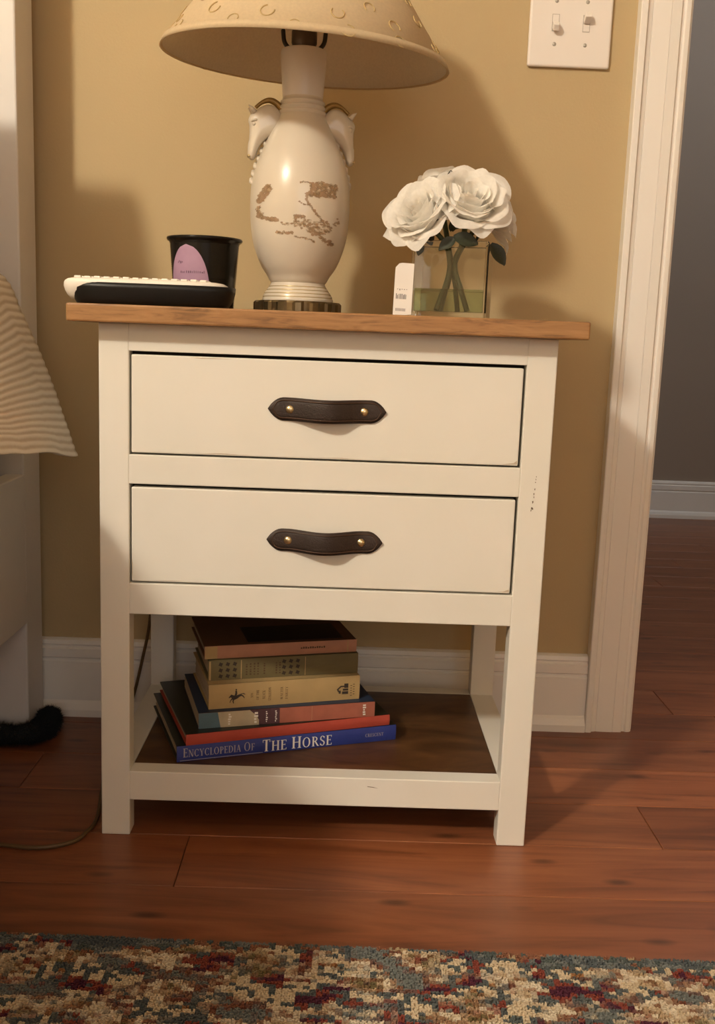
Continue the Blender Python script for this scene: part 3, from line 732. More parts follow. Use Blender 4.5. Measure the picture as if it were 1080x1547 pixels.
# jumping horse and rider emblem (x to the right, z up, metres on the spine)
def px(pts, ox, oz, s): return [(ox + u * s, oz + v * s) for u, v in pts]
hb_ = px([(-.9, .12), (-.98, .02), (-1.08, -.10), (-1.0, -.16), (-.84, -.06), (-.70, -.10), (-.62, -.30), (-.46, -.44), (-.2, -.40), (.1, -.26), (.36, -.06), (.58, .04), (.66, .20), (.52, .32), (.25, .26), (0, .16), (-.3, .16), (-.5, .22), (-.64, .28), (-.72, .34), (-.78, .28)], 0.0385, 0.0165, 0.0105)
rest = [px(q, 0.0385, 0.0165, 0.0105) for q in (
    [(-.66, -.2), (-.86, -.48), (-.94, -.78), (-.86, -.8), (-.76, -.5), (-.5, -.34)],
    [(-.5, -.36), (-.56, -.62), (-.46, -.92), (-.36, -.9), (-.42, -.6), (-.28, -.36)],
    [(.5, .1), (.8, -.06), (1.0, -.30), (1.06, -.26), (.9, .06), (.6, .26)],
    [(.56, .28), (.84, .30), (1.12, .18), (1.14, .24), (.9, .42), (.52, .36)],
    [(-.30, .14), (.02, .18), (.06, .44), (.02, .74), (-.10, .86), (-.22, .74), (-.20, .52)],
    [(-.16, .84), (-.02, .84), (.02, .98), (-.08, 1.08), (-.18, 1.0)])]
lettering('horse_emblem', [hb_] + rest, 'darkink', b4, -0.00135)
hs = [[(0.1815, 0.0165), (0.187, 0.0215), (0.1925, 0.0215), (0.1925, 0.0195), (0.188, 0.0195), (0.1845, 0.0165), (0.1845, 0.0125), (0.1835, 0.0125)],
      rect(0.1895, 0.1985, 0.009, 0.0130), rect(0.1905, 0.1985, 0.0140, 0.0170), rect(0.1925, 0.1985, 0.0180, 0.0245), rect(0.1845, 0.1875, 0.010, 0.0145)]
lettering('house_emblem', hs, 'darkink', b4, -0.00135)
mk = [rect(0.2015 + (i % 2) * 0.004, 0.2040 + (i % 2) * 0.004, 0.006 + i * 0.0018, 0.0070 + i * 0.0018) for i in range(10)]
lettering('publisher_name', mk, 'brownink', b4, -0.00135)
z += 0.0354
b5 = book('patterned_book', (0.1265, 0.0865, z), A(15.3), 0.214, 0.148, 0.0292, 'green', 'green', 'olive green book with dark block pattern on its spine, under the topmost book')
mk = []
for gx in (0.017, 0.106):
    for i in range(3):
        for j in range(3):
            cx_, cz_ = gx + i * 0.0098, 0.004 + j * 0.0085; r_ = 0.0036
            mk.append([(cx_ + r_ * (1 if k % 2 == 0 else .62) * math.cos(k * PI / 4 + .4), cz_ + r_ * (1 if k % 2 == 0 else .62) * math.sin(k * PI / 4 + .4) + 0.002) for k in range(8)])
lettering('spine_pattern', mk, 'darkink', b5, -0.00135)
rg = random.Random(9); mk = []
for xx in (0.052, 0.0575, 0.063, 0.068, 0.077, 0.094, 0.099): mk += [rect(xx, xx + .0022, 0.006 + i * .0036, 0.006 + i * .0036 + rg.uniform(.0012, .0028)) for i in range(5)]
lettering('spine_lettering', mk, 'brownink', b5, -0.00135)
for q_ in (rect(0.001, 0.0035, 0.001, 0.028), rect(0.045, 0.0462, 0.001, 0.028), rect(0.136, 0.137, 0.001, 0.028)): lettering('spine_panel', [q_], 'tan', b5, -0.00135)
z += 0.0296
b6 = book('pink_book', (0.1208, 0.0902, z), A(15.4), 0.217, 0.152, 0.0182, 'brick', 'rose', 'faded pink-spined book with black picture on brown cover, topmost of the stack')
mesh('cover_picture', [(0.062, 0.010, 0.01825), (0.200, 0.010, 0.01825), (0.200, 0.085, 0.01825), (0.062, 0.085, 0.01825)], [(0, 1, 2, 3)], 'photo', b6)
mk = [rect(0.135 + i * 0.0033, 0.1374 + i * 0.0033, 0.0085, 0.0085 + (0.0028 if i % 3 else 0.0020)) for i in range(11)]
lettering('spine_lettering', mk, 'brownink', b6, -0.00135)
for q_ in (rect(0.0005, 0.0175, 0.0003, 0.0179), rect(0.203, 0.2045, 0.0003, 0.0179)): lettering('spine_panel', [q_], 'tan', b6, -0.00125)

# ------------------------------------------------------------------ table lamp
LX, LY = 0.2302, 0.200
KR, KZ, OZ = 0.970, 0.932, 0.0055
def fz(p): return [(r * KR, OZ + z * KZ) for r, z in p]
lamp = tag(empty('table_lamp', (LX, LY, ZTT + 0.0003)), 'cream ceramic urn table lamp with horse-head handles and cream shade', 'lamp')
# metal base with fluted rim
V = []; F = []; n = 96
prof = [(0.0, 0.0), (0.060, 0.0), (0.0615, 0.0015), (0.0615, 0.0150), (0.0590, 0.0175), (0.048, 0.0180)]
for (r, zz) in prof:
    for i in range(n):
        fl = 1 - (0.035 if (i // 3) % 2 else 0) * (1 if 0.001 < zz < 0.0160 else 0); a = 2 * PI * i / n; V.append((r * fl * math.cos(a), r * fl * math.sin(a), zz))
for j in range(len(prof) - 1):
    for i in range(n): F.append((j * n + i, j * n + (i + 1) % n, (j + 1) * n + (i + 1) % n, (j + 1) * n + i))
mesh('base', V, F, 'basemetal', lamp)['label'] = 'fluted antique brass base'
S = 0.00094
ring = [(0.0508, 0.0135), (0.0512, 0.0165), (0.0500, 0.0185), (0.0492, 0.0190), (0.0497, 0.0215), (0.0482, 0.0235), (0.0472, 0.0240), (0.0470, 0.0262), (0.0452, 0.0285), (0.0440, 0.0290), (0.0436, 0.0312), (0.0418, 0.0335), (0.0405, 0.0340), (0.0400, 0.0370), (0.0385, 0.0400)]
lathe('foot', fz(ring), 'ceramic', lamp, 64)
for rr, zz in ((0.0490, 0.0190), (0.0470, 0.0240), (0.0438, 0.0290), (0.0404, 0.0340)):
    lathe('gold_ring', fz([(rr - .0006, zz - .0008), (rr + .0012, zz - .0003), (rr + .0012, zz + .0006), (rr - .001, zz + .0012)]), 'goldlite', lamp, 64)
VP = [(0.0385, 0.0400), (0.0410, 0.0432), (0.0445, 0.050), (0.0535, 0.0640), (0.0620, 0.0850), (0.0675, 0.1070), (0.0702, 0.1350), (0.0706, 0.1550), (0.0698, 0.1750), (0.0668, 0.1940), (0.0612, 0.2140), (0.0530, 0.2340), (0.0440, 0.2540), (0.0365, 0.2690), (0.0318, 0.2790)]
vp = fz([(p.x, p.y) for p in catmull(VP, 6)])
lathe('urn_body', vp, 'ceramic', lamp, 96)
nk = [(0.0318, 0.279), (0.0332, 0.281), (0.0334, 0.2835), (0.0304, 0.285), (0.0304, 0.2865), (0.0322, 0.288), (0.0322, 0.2905), (0.0294, 0.292), (0.0294, 0.2935), (0.0312, 0.295), (0.0312, 0.2975), (0.0284, 0.299), (0.0280, 0.303)]
lathe('ribbed_collar', fz(nk), 'ceramic', lamp, 64)
lathe('neck', fz([(0.0278, 0.302), (0.0288, 0.312), (0.0305, 0.335), (0.0315, 0.352), (0.0318, 0.366), (0.0300, 0.3685), (0.010, 0.3685)]), 'neck', lamp, 64)
DZ = OZ + 0.3685 * KZ - 0.3685
def dz(p): return [(r, z + DZ) for r, z in p]
lathe('socket', dz([(0.0155, 0.3685), (0.0155, 0.374), (0.0172, 0.378), (0.0172, 0.392), (0.0160, 0.394), (0.0172, 0.396), (0.0172, 0.412), (0.0150, 0.416), (0.0135, 0.430), (0.012, 0.431)]), 'bronze', lamp, 32)
lathe('bulb', dz([(0.0125, 0.4305), (0.014, 0.440), (0.022, 0.458), (0.029, 0.480), (0.030, 0.495), (0.025, 0.513), (0.014, 0.524), (0.0005, 0.527)]), 'neck', lamp, 32)
for s in (-1, 1):
    tube('harp', catmull([(a_, b_, c_ + DZ) for a_, b_, c_ in [(s * 0.010, 0, 0.3700), (s * 0.020, 0, 0.3715), (s * 0.0265, 0, 0.3790), (s * 0.0285, 0, 0.391), (s * 0.030, 0, 0.41), (s * 0.042, 0, 0.45), (s * 0.046, 0, 0.49), (s * 0.036, 0, 0.535), (s * 0.014, 0, 0.556), (0, 0, 0.5575)]], 6), lambda t: 0.0030 if t < .36 else 0.0018, 'black', lamp, 8)
lathe('finial', dz([(0.003, 0.5575), (0.007, 0.560), (0.008, 0.566), (0.0045, 0.571), (0.006, 0.576), (0.0005, 0.583)]), 'brass', lamp, 20)
def vr(z):
    for (a, b) in zip(vp, vp[1:]):
        if a[1] <= z <= b[1]: return a[0] + (b[0] - a[0]) * (z - a[1]) / (b[1] - a[1] + 1e-9)
    return 0.04
# painted landscape on the urn : strokes in photo pixels -> angle and height on the urn
def urn_pt(pxx, pyy, off=0.00035):
    zz = OZ + (470 - pyy) * 0.000876; r = vr(zz) + off; s_ = max(-.97, min(.97, ((pxx - 452.5) * 0.000912) / r)); a = math.asin(s_)
    return (r * math.sin(a), -r * math.cos(a), zz)
def decal():
    rg = random.Random(21); V = []; F = []
    def blob(cx, cy, rx, ry, rot=0.0, n=11, rough=0.4):
        i0 = len(V); V.append(urn_pt(cx, cy, 0.0005))
        for k in range(n):
            a = 2 * PI * k / n; q = 1 + rg.uniform(-rough, rough); u, v = rx * q * math.cos(a), ry * q * math.sin(a)
            V.append(urn_pt(cx + u * math.cos(rot) - v * math.sin(rot), cy + u * math.sin(rot) + v * math.cos(rot), 0.0005))
        for k in range(n): F.append((i0, i0 + 1 + (k + 1) % n, i0 + 1 + k))
    def stroke(pts, r, step=2.2, jit=1.2, den=1.0):
        pp = catmull([(a, b, 0) for a, b in pts], 8); d = 0
        for a, b in zip(pp, pp[1:]):
            m = max(1, int((b - a).length / step))
            for k in range(m):
                if rg.random() > den: continue
                p = a.lerp(b, k / m); blob(p.x + rg.uniform(-jit, jit), p.y + rg.uniform(-jit, jit), r * rg.uniform(.7, 1.3) * 1.3, r * rg.uniform(.6, 1.2), rg.uniform(-.5, .5), 8)
    stroke([(393, 310), (398, 303), (404, 294), (409, 287)], 3.2, 2.0, 2.5); stroke([(398, 308), (406, 300), (412, 292)], 2.6, 2, 2)
    stroke([(394, 318), (394, 327), (400, 332), (412, 336), (424, 338)], 2.6, 2.0, 1.8); blob(397, 330, 6, 4.5)
    stroke([(424, 356), (434, 357), (446, 356)], 1.9, 1.8, 1.0); stroke([(450, 362), (462, 363), (474, 366), (478, 368)], 1.3, 1.8, .8)
    stroke([(466, 298), (466, 308), (474, 320), (482, 329), (490, 337)], 1.7, 1.6, .5)
    for x in (473, 479, 486, 492, 499, 505): stroke([(x - 1, 300), (x, 292), (x + 1, 282)], 2.6, 2.2, 1.4)
    stroke([(468, 299), (476, 300), (484, 301)], 2.2); stroke([(456, 283), (464, 282), (472, 284)], 1.2, 2, .5)
    stroke([(455, 311), (462, 315), (470, 314)], 1.2, 2, .6, .7)
    for k in range(60): blob(448 + 16 * rg.random(), 331 + 18 * rg.random() ** 1.2, 2.2, 1.7, rg.uniform(-1, 1), 7)
    for k in range(80): blob(466 + 36 * rg.random(), 336 + 20 * rg.random(), 2.6, 1.5, rg.uniform(-.3, .6), 7)
    stroke([(472, 352), (484, 360), (496, 366), (504, 371)], 2.2, 1.8, 2.2); stroke([(500, 345), (508, 338), (514, 330)], 1.8, 2, 2, .6)
    stroke([(432, 342), (440, 344), (450, 342)], 1.6, 2, 2, .6)
    mesh('gold_landscape', V, F, 'decal', lamp, True)['label'] = 'gold-brown landscape painted on the urn'
decal()
# horse-head handles
def horse(sign):
    hx = empty('horse_head', (0, 0, -0.0035), math.radians(9) + (PI if sign < 0 else 0)); hx.parent = lamp
    # outline in the radial plane: r outward, z up
    out = [(0.020, 0.258), (0.027, 0.270), (0.035, 0.2785), (0.045, 0.2815), (0.055, 0.2790), (0.0625, 0.2735), (0.0685, 0.2690), (0.0725, 0.2640), (0.0738, 0.2580), (0.0728, 0.2520), (0.0722, 0.2450), (0.0728, 0.2360), (0.0738, 0.2270), (0.0742, 0.2190), (0.0735, 0.2120), (0.0705, 0.2072), (0.0655, 0.2065), (0.0620, 0.2100), (0.0600, 0.2160), (0.0570, 0.2240), (0.0520, 0.2310), (0.0455, 0.2360), (0.0400, 0.2385), (0.030, 0.2400)]
    ol = [(p.x, p.y) for p in catmull(out, 3, True)]
    V, F = inflate(ol, 0.0135, 0.0021, 0.2)
    h = mesh('head', V, F, 'ceramic', hx, True)
    m_ = h.modifiers.new('smooth', 'SMOOTH'); m_.factor = 0.6; m_.iterations = 3
    for s in (-1, 1):
        V, F = lathe_data([(0.0001, 0.0026), (0.0018, 0.0020), (0.0030, 0.0004), (0.0032, -0.003)], 14)
        e = mesh('eye', V, F, 'ceramic', hx, True, (0.0655, s * 0.0100, 0.2530)); e.rotation_euler = (-s * PI / 2, 0, 0)
        e = tube('brow', catmull([(0.0600, s * 0.0105, 0.2565), (0.0650, s * 0.0118, 0.2580), (0.0700, s * 0.0095, 0.2560)], 5), lambda t: 0.0022 * math.sin(PI * (.12 + .76 * t)), 'ceramic', hx, 8)
        V, F = lathe_data([(0.0001, 0.0012), (0.0014, 0.0009), (0.0022, -0.001)], 10)
        e = mesh('nostril', V, F, 'goldlite', hx, True, (0.0712, s * 0.0056, 0.2125)); e.rotation_euler = (-s * PI / 2, 0, 0)
        tube('ear', [(0.0650, s * 0.0060, 0.2685), (0.0695, s * 0.0078, 0.2735), (0.0735, s * 0.0085, 0.2765)], lambda t: 0.0036 * (1 - t) ** .7 + 0.0004, 'ceramic', hx, 8)
    tube('gold_mane', catmull([(0.0235, 0, 0.2600), (0.0270, 0, 0.2720), (0.0345, 0, 0.2820), (0.0445, 0, 0.2860), (0.0545, 0, 0.2830), (0.0635, 0, 0.2755)], 8), lambda t: 0.0024 + 0.0019 * math.sin(PI * min(1, t * 1.15 + .05)), 'gold', hx, 10)
    # mane curls running down the urn under the jaw
    for k in range(8):
        zz = 0.250 - k * 0.0100; r = vr(zz) + 0.0002
        V, F = tube_data([(r - 0.003, -0.007, zz + 0.006), (r + 0.0008, -0.003, zz + 0.003), (r + 0.0012, 0.002, zz - 0.001), (r - 0.001, 0.006, zz - 0.004), (r - 0.004, 0.009, zz - 0.006)], lambda t: 0.0036 * math.sin(PI * (0.12 + 0.76 * t)), 8)
        mesh('mane_curl', V, F, 'ceramic', hx, True)
for s in (-1, 1): horse(s)
# shade
shade_root = empty('lamp_shade', (0.2326 - LX, 0, 1.0230 - ZTT - 0.0003)); shade_root.parent = lamp
shade_root.rotation_euler = (math.atan(0.068), math.atan(0.0449), 0)
R0, R1, SH = 0.1932, 0.062, 0.185
V, F = lathe_data([(R0, 0.0), (R0 - 0.044, 0.060), (R0 - 0.088, 0.122), (R1, SH)], 96)
so = mesh('shade_fabric', V, F, 'shade', shade_root, True)
sm = so.modifiers.new('thick', 'SOLIDIFY'); sm.thickness = 0.0014; sm.offset = -1
V, F = lathe_data([(R0 - 0.0030, 0.0006), (R0 - 0.0470, 0.060), (R0 - 0.0910, 0.122), (R1 - 0.003, SH)], 96)
mesh('shade_lining', V, F, 'lining', shade_root, True)
lathe('rim_trim', [(R0 - 0.0012, -0.0012), (R0 + 0.0010, -0.0012), (R0 + 0.0006 - 0.0055 * 0.71, 0.0085), (R0 - 0.0008 - 0.0055 * 0.71, 0.0085)], 'shade', shade_root, 96)
sl = math.atan2(R0 - R1, SH)
arc_pts = [(0.0085 * math.cos(a), 0.0004, 0.0085 * math.sin(a)) for a in [math.radians(-50 + 265 * i / 14) for i in range(15)]]
Va, Fa = tube_data(arc_pts, 0.0008, 5); lm = bpy.data.meshes.new('stitched_loop'); lm.from_pydata([tuple(v) for v in Va], [], Fa); lm.materials.append(M['thread'])
rg = random.Random(14)
spots = []
for t_, k, o_ in ((0.055, 15, 0.1), (0.13, 14, 0.3), (0.235, 13, 0.0), (0.36, 11, .25), (0.5, 9, 0.1), (0.66, 7, 0.3), (0.82, 5, .1)):
    for i in range(k): spots.append((t_ + rg.uniform(-.03, .03), 2 * PI * (i + o_ + rg.uniform(-.3, .3)) / k))
for t_, a in spots:
    r = R0 + (R1 - R0) * t_ + 0.0006; zz = SH * t_
    o = link('stitched_loop', lm, None, shade_root)
    nrm = Vector((math.cos(a) * math.cos(sl), math.sin(a) * math.cos(sl), math.sin(sl))); tan_ = Vector((-math.sin(a), math.cos(a), 0)); upv = nrm.cross(tan_)
    q = rg.uniform(-1, 1) + (PI if rg.random() < .5 else 0); X = tan_ * math.cos(q) + upv * math.sin(q); Z = -tan_ * math.sin(q) + upv * math.cos(q); Yv = Z.cross(X)
    sc = rg.uniform(.75, 1.05)
    mw = Matrix(((X.x, Yv.x, Z.x, r * math.cos(a)), (X.y, Yv.y, Z.y, r * math.sin(a)), (X.z, Yv.z, Z.z, zz), (0, 0, 0, 1))) @ Matrix.Scale(sc, 4)
    o.matrix_local = mw
lathe('shade_ring', [(R1 - .001, SH - .003), (R1 + .0012, SH - .003), (R1 + .0008, SH + .0012), (R1 - .0012, SH + .0012)], 'shade', shade_root, 48)
for k in range(3):
    a = k * 2 * PI / 3 + .3; tube('shade_spoke', [(0.004 * math.cos(a), 0.004 * math.sin(a), SH - 0.012), (R1 * math.cos(a), R1 * math.sin(a), SH - 0.002)], 0.0013, 'brass', shade_root, 6)
# cord
wc = [(0.06, 0, 0.004), (0.02, 0.14, 0.0035), (-0.10, 0.185, 0.0035), (-0.185, 0.1965, 0.0030), (-0.217, 0.201, -0.010), (-0.232, 0.2045, -0.15), (-0.236, 0.2045, -0.35), (-0.2430, 0.1995, -0.498), (-0.2560, 0.199, -0.575), (-0.2730, 0.1960, -0.648), (-0.288, 0.180, -0.682), (-0.285, 0.10, -0.684), (-0.262, -0.06, -0.684), (-0.2457, -0.160, -0.684), (-0.2500, -0.203, -0.684), (-0.262, -0.230, -0.684), (-0.3005, -0.2465, -0.684), (-0.3530, -0.2410, -0.684), (-0.46, -0.225, -0.684), (-0.60, -0.10, -0.684)]
wc[0] = (0.0, 0.058, 0.004)
tube('power_cord', catmull(wc, 10), 0.0027, 'cord', lamp, 8)

# ------------------------------------------------------------------ glass cube vase with roses
VX, VY = 0.441, 0.150
vr_z = math.radians(-11)
va = tag(empty('glass_vase', (VX, VY, ZTT + 0.0003), vr_z), 'clear square glass vase holding white roses on the nightstand', 'vase')
hs_ = 0.0500; wt = 0.0045; VH = 0.1000
bm = bmesh.new()
bm_box(bm, -hs_, hs_, -hs_, hs_, 0, VH, 0.0025, 2)
bmesh.ops.delete(bm, geom=[f for f in bm.faces if f.calc_center_median().z > VH - 1e-4 and abs(f.normal.z) > .9], context='FACES')
ed = [e for e in bm.edges if e.is_boundary]; outer = []
r_ = bmesh.ops.extrude_edge_only(bm, edges=ed); nv = [g for g in r_['geom'] if isinstance(g, bmesh.types.BMVert)]
k_ = (hs_ - wt) / (hs_ - 0.0025)
for v in nv: v.co.x *= k_; v.co.y *= k_
e2 = [g for g in r_['geom'] if isinstance(g, bmesh.types.BMEdge)]; e2 = [e for e in bm.edges if e.is_boundary]
r_ = bmesh.ops.extrude_edge_only(bm, edges=e2); nv = [g for g in r_['geom'] if isinstance(g, bmesh.types.BMVert)]
for v in nv: v.co.z = 0.009
e3 = [e for e in bm.edges if e.is_boundary]; bmesh.ops.edgeloop_fill(bm, edges=e3)
frombm('vase_glass', bm, 'glass', va)
wi = hs_ - wt - 0.0004
box('resin_water', -wi, wi, -wi, wi, 0.0095, 0.0385, 'water', va, bev=0.0005)
def petal_mesh(hA, Rf, Zf, vmax=1.0, nu=8, nv=7, ruff=0.0, seed=0):
    V = []; F = []
    for j in range(nv + 1):
        for i in range(nu + 1):
            u = -1 + 2 * i / nu; v = j / nv * vmax
            ve = v * (1 - 0.20 * abs(u) ** 2.4 * v)
            wp = min(1.0, 0.45 + 1.1 * ve) * (1 - 0.22 * max(0, ve - .6) / .4)
            a = u * hA * wp; R = Rf(ve); Z = Zf(ve)
            nz_ = mnoise.noise((u * 1.7 + seed, v * 2.3, seed * 3.1)) * ruff * ve
            R += nz_; Z += mnoise.noise((u * 2.2 + seed * 2, v * 1.5, 5.0)) * ruff * 0.8 * ve
            V.append((R * math.cos(a), R * math.sin(a), Z))
    for j in range(nv):
        for i in range(nu): a = j * (nu + 1) + i; F.append((a, a + 1, a + nu + 2, a + nu + 1))
    me = bpy.data.meshes.new('petal'); me.from_pydata(V, [], F); me.materials.append(M['petal'])
    for p in me.polygons: p.use_smooth = True
    return me
def lerp(a, b, t): return a + (b - a) * t
def layer(R0_, R1_, H, hA, curl, seed, ruff, bowl):
    def Rf(v): return lerp(R0_, R1_, math.sin(v * PI / 2) ** bowl) + curl * max(0, (v - .66) / .34) ** 1.6
    def Zf(v): return 0.86 * H * v ** (1.0 + (1 - bowl) * 0.9) - curl * 0.60 * max(0, (v - .74) / .26) ** 2
    return petal_mesh(hA, Rf, Zf, 1.0, nu=14, nv=11, ruff=ruff, seed=seed)
LAYERS = []
for li, (r0, r1, H, hA, curl, cnt, bowl) in enumerate(((.0015, .0050, .034, 1.6, .0010, 3, .6), (.003, .0095, .0370, 1.35, .0025, 3, .55), (.004, .0150, .0390, 1.2, .0045, 4, .5), (.005, .0205, .0395, 1.05, .0065, 4, .48), (.006, .0260, .0385, .98, .0085, 5, .48), (.006, .0310, .0345, .92, .0105, 5, .5), (.006, .0355, .0260, .86, .0120, 5, .6), (.006, .0390, .0130, .66, .0110, 4, .75))):
    LAYERS.append((cnt, [layer(r0, r1, H, hA, curl, li * 5 + s + .3, 0.0012 + 0.0007 * li, bowl) for s in range(2)], li))
Vl, Fl = [], []
for j in range(7):
    t = j / 6
    for i in (-1, 0, 1): Vl.append((i * 0.011 * math.sin(PI * min(1, t * .93 + .04)) ** .8, 0.034 * t, 0.004 * abs(i) - 0.010 * t * t))
for j in range(6):
    for i in range(2): a = j * 3 + i; Fl.append((a, a + 1, a + 4, a + 3))
leafm = bpy.data.meshes.new('leaf'); leafm.from_pydata(Vl, [], Fl); leafm.materials.append(M['leaf'])
for p in leafm.polygons: p.use_smooth = True
def rose(base, axis, scale, stem, label, seed, leaves=4, extra=()):
    rg = random.Random(seed)
    r = tag(empty('rose', base), label, 'flower', 'white roses in the glass vase')
    q = Vector(axis).normalized().to_track_quat('Z', 'Y')
    fr = q.to_matrix().to_4x4()
    for cnt, ms, li in LAYERS:
        ph = rg.random() * 6.28 + li * .6
        for k in range(cnt):
            o = link('petal', ms[k % 2], None, r)
            s_ = scale * rg.uniform(.93, 1.08)
            o.matrix_local = fr @ Matrix.Rotation(ph + 2 * PI * k / cnt + rg.uniform(-.12, .12), 4, 'Z') @ Matrix.Rotation(rg.uniform(-.07, .09), 4, 'Y') @ Matrix.Scale(s_, 4)
    V, F = lathe_data([(0.0005, -0.010), (0.005, -0.008), (0.0085, -0.001), (0.0075, 0.004), (0.002, 0.006)], 14)
    V = [fr @ Vector(v) for v in V]; mesh('calyx', V, F, 'stem', r, True)
    for k in range(leaves):
        a = 2 * PI * k / max(1, leaves) + rg.random(); o = link('leaf', leafm, None, r)
        o.matrix_local = fr @ Matrix.Translation((0, 0, -0.004)) @ Matrix.Rotation(a, 4, 'Z') @ Matrix.Rotation(rg.uniform(-.75, -.15), 4, 'X') @ Matrix.Scale(rg.uniform(.7, 1.0), 4)
    b = Vector(base); ax = Vector(axis).normalized()
    for (org, dr, up_, sc_) in extra:
        Y_ = Vector(dr).normalized(); X_ = Y_.cross(Vector(up_)).normalized(); Z_ = X_.cross(Y_); o = link('leaf', leafm, None, r); p_ = Vector(org) - b
        o.matrix_local = Matrix(((X_.x, Y_.x, Z_.x, p_.x), (X_.y, Y_.y, Z_.y, p_.y), (X_.z, Y_.z, Z_.z, p_.z), (0, 0, 0, 1))) @ Matrix.Scale(sc_, 4)
    pts = catmull([tuple(-ax * 0.004)] + [tuple(Vector(s) - b) for s in stem], 8)
    tube('stem', pts, 0.0036, 'stem', r, 8)
zt_ = ZTT
def st(dx, dy, bx, by): return [(VX + dx * .45, VY + dy * .5, zt_ + 0.100), (VX - 0.001 + dx * .16, VY + dy * .16, zt_ + 0.080), (VX - 0.001 + bx * .22, VY + by * .22, zt_ + 0.062), (VX + bx * .55, VY + by * .55, zt_ + 0.040), (VX + bx, VY + by, zt_ + 0.0115)]
rose((0.3990, 0.128, 0.8140), (-0.52, -0.64, 0.56), 1.14, st(-.03, -.02, -0.020, -0.010), 'white rose facing toward the lamp, petals drooping over the price tag', 1, extra=(((0.437, 0.100, 0.789), (-0.6, -0.25, -0.35), (0, -0.8, 0.5), 0.75), ((0.395, 0.115, 0.784), (-0.2, -0.3, -0.8), (0, -1, 0), 0.5)))
rose((0.4540, 0.126, 0.8300), (0.10, -0.76, 0.64), 1.18, st(.02, -.03, 0.022, -0.008), 'large open white rose at the front of the vase, beside a drooping rose', 2, extra=(((0.434, 0.096, 0.790), (0.9, -0.2, -0.12), (0, -0.9, 0.4), 0.95), ((0.432, 0.108, 0.800), (0.05, -0.3, 0.25), (0.3, -1, 0), 0.6), ((0.4285, 0.128, 0.861), (0.1, -0.2, 1), (0.2, -1, 0), 0.5)))
rose((0.4820, 0.165, 0.8250), (0.80, 0.02, 0.42), 1.02, st(.03, .01, 0.012, 0.014), 'white rose at the vase side toward the door, half hidden behind the large rose', 3, extra=(((0.486, 0.125, 0.786), (0.55, -0.2, -0.6), (0.3, -1, 0.3), 0.95),))
rose((0.4230, 0.185, 0.8500), (-0.15, 0.35, 0.90), 0.98, st(-.015, .03, -0.012, 0.014), 'white rose at the back of the bunch, close to the wall', 4)
# price tag
pt = tag(empty('price_tag', (0.372, 0.098, ZTT + 0.0010), math.radians(6)), 'white card price tag standing against the glass vase', 'tag')
ol = [(-0.0122, 0.0), (0.0122, 0.0035), (0.0122, 0.0690), (-0.0035, 0.0690), (-0.0075, 0.0680), (-0.0122, 0.0625)]
n = len(ol); V = [(u, 0.0, v) for u, v in ol] + [(u, 0.0006, v) for u, v in ol]
F = [tuple(range(n)), tuple(range(n, 2 * n))[::-1]] + [(i, (i + 1) % n, n + (i + 1) % n, n + i) for i in range(n)]
mesh('card', V, F, 'card', pt)
rg = random.Random(6); mk = []
for i in range(9): mk.append(rect(-0.0095 + i * 0.0016, -0.0095 + i * 0.0016 + rg.uniform(.0006, .0013), 0.0225, 0.0225 + rg.uniform(.004, .0075)))
for i in range(8): mk.append(rect(-0.0090 + i * 0.0017, -0.0090 + i * 0.0017 + 0.0009, 0.0068, 0.0105))
for i in range(5): mk.append(rect(-0.0085 + i * 0.003, -0.0072 + i * 0.003, 0.033 + rg.uniform(0, .002), 0.0355))
lettering('print', mk, 'ink', pt, -0.0002)
pt.rotation_euler = (math.radians(-5), math.radians(2), math.radians(6))

# ------------------------------------------------------------------ remote-like handset and black cup
dv = tag(empty('handset', (0.0535, 0.048, ZTT + 0.0003)), 'white button handset with thick black underside lying flat beside the black cup', 'handset')
def slab(name, secs, mat, par, n=64, p=2.6):
    # rounded plan outline, one ring per section: (z, half length, half depth, x shift)
    V = []; F = []
    for (zz, hl, hd, sx) in secs:
        for i in range(n):
            a = 2 * PI * i / n; c, s = math.cos(a), math.sin(a)
            V.append((sx + hl * math.copysign(abs(c) ** (2 / p), c), hd * math.copysign(abs(s) ** (2 / p), s), zz))
    for j in range(len(secs) - 1):
        for i in range(n): F.append((j * n + i, j * n + (i + 1) % n, (j + 1) * n + (i + 1) % n, (j + 1) * n + i))
    F.append(tuple(range(n))[::-1]); F.append(tuple(range((len(secs) - 1) * n, len(secs) * n)))
    return mesh(name, V, F, mat, par, True)
slab('black_base', [(0.0, 0.090, 0.032, 0.0040), (0.0006, 0.0925, 0.034, 0.0040), (0.006, 0.0960, 0.038, 0.0045), (0.012, 0.0985, 0.0405, 0.0050), (0.0200, 0.1010, 0.0420, 0.0045), (0.0262, 0.1015, 0.0420, 0.0045)], 'blackplastic', dv, p=3.6)
slab('white_top', [(0.0060, 0.0910, 0.0300, -0.0050), (0.0110, 0.0965, 0.0340, -0.0045), (0.0160, 0.1000, 0.0380, -0.0035), (0.0215, 0.1015, 0.0405, -0.0035), (0.0263, 0.1010, 0.0418, -0.0035), (0.0285, 0.0995, 0.0414, -0.0035), (0.0305, 0.0960, 0.0390, -0.004), (0.0315, 0.0900, 0.0350, -0.005)], 'whiteplastic', dv, p=3.2)
rg = random.Random(8)
bmB = bmesh.new(); bm_box(bmB, -0.0042, 0.0042, -0.0042, 0.0042, 0, 0.0030, 0.0013, 2); bmesh.ops.recalc_face_normals(bmB, faces=bmB.faces); bme = bpy.data.meshes.new('button'); bmB.to_mesh(bme); bmB.free(); bme.materials.append(M['whiteplastic'])
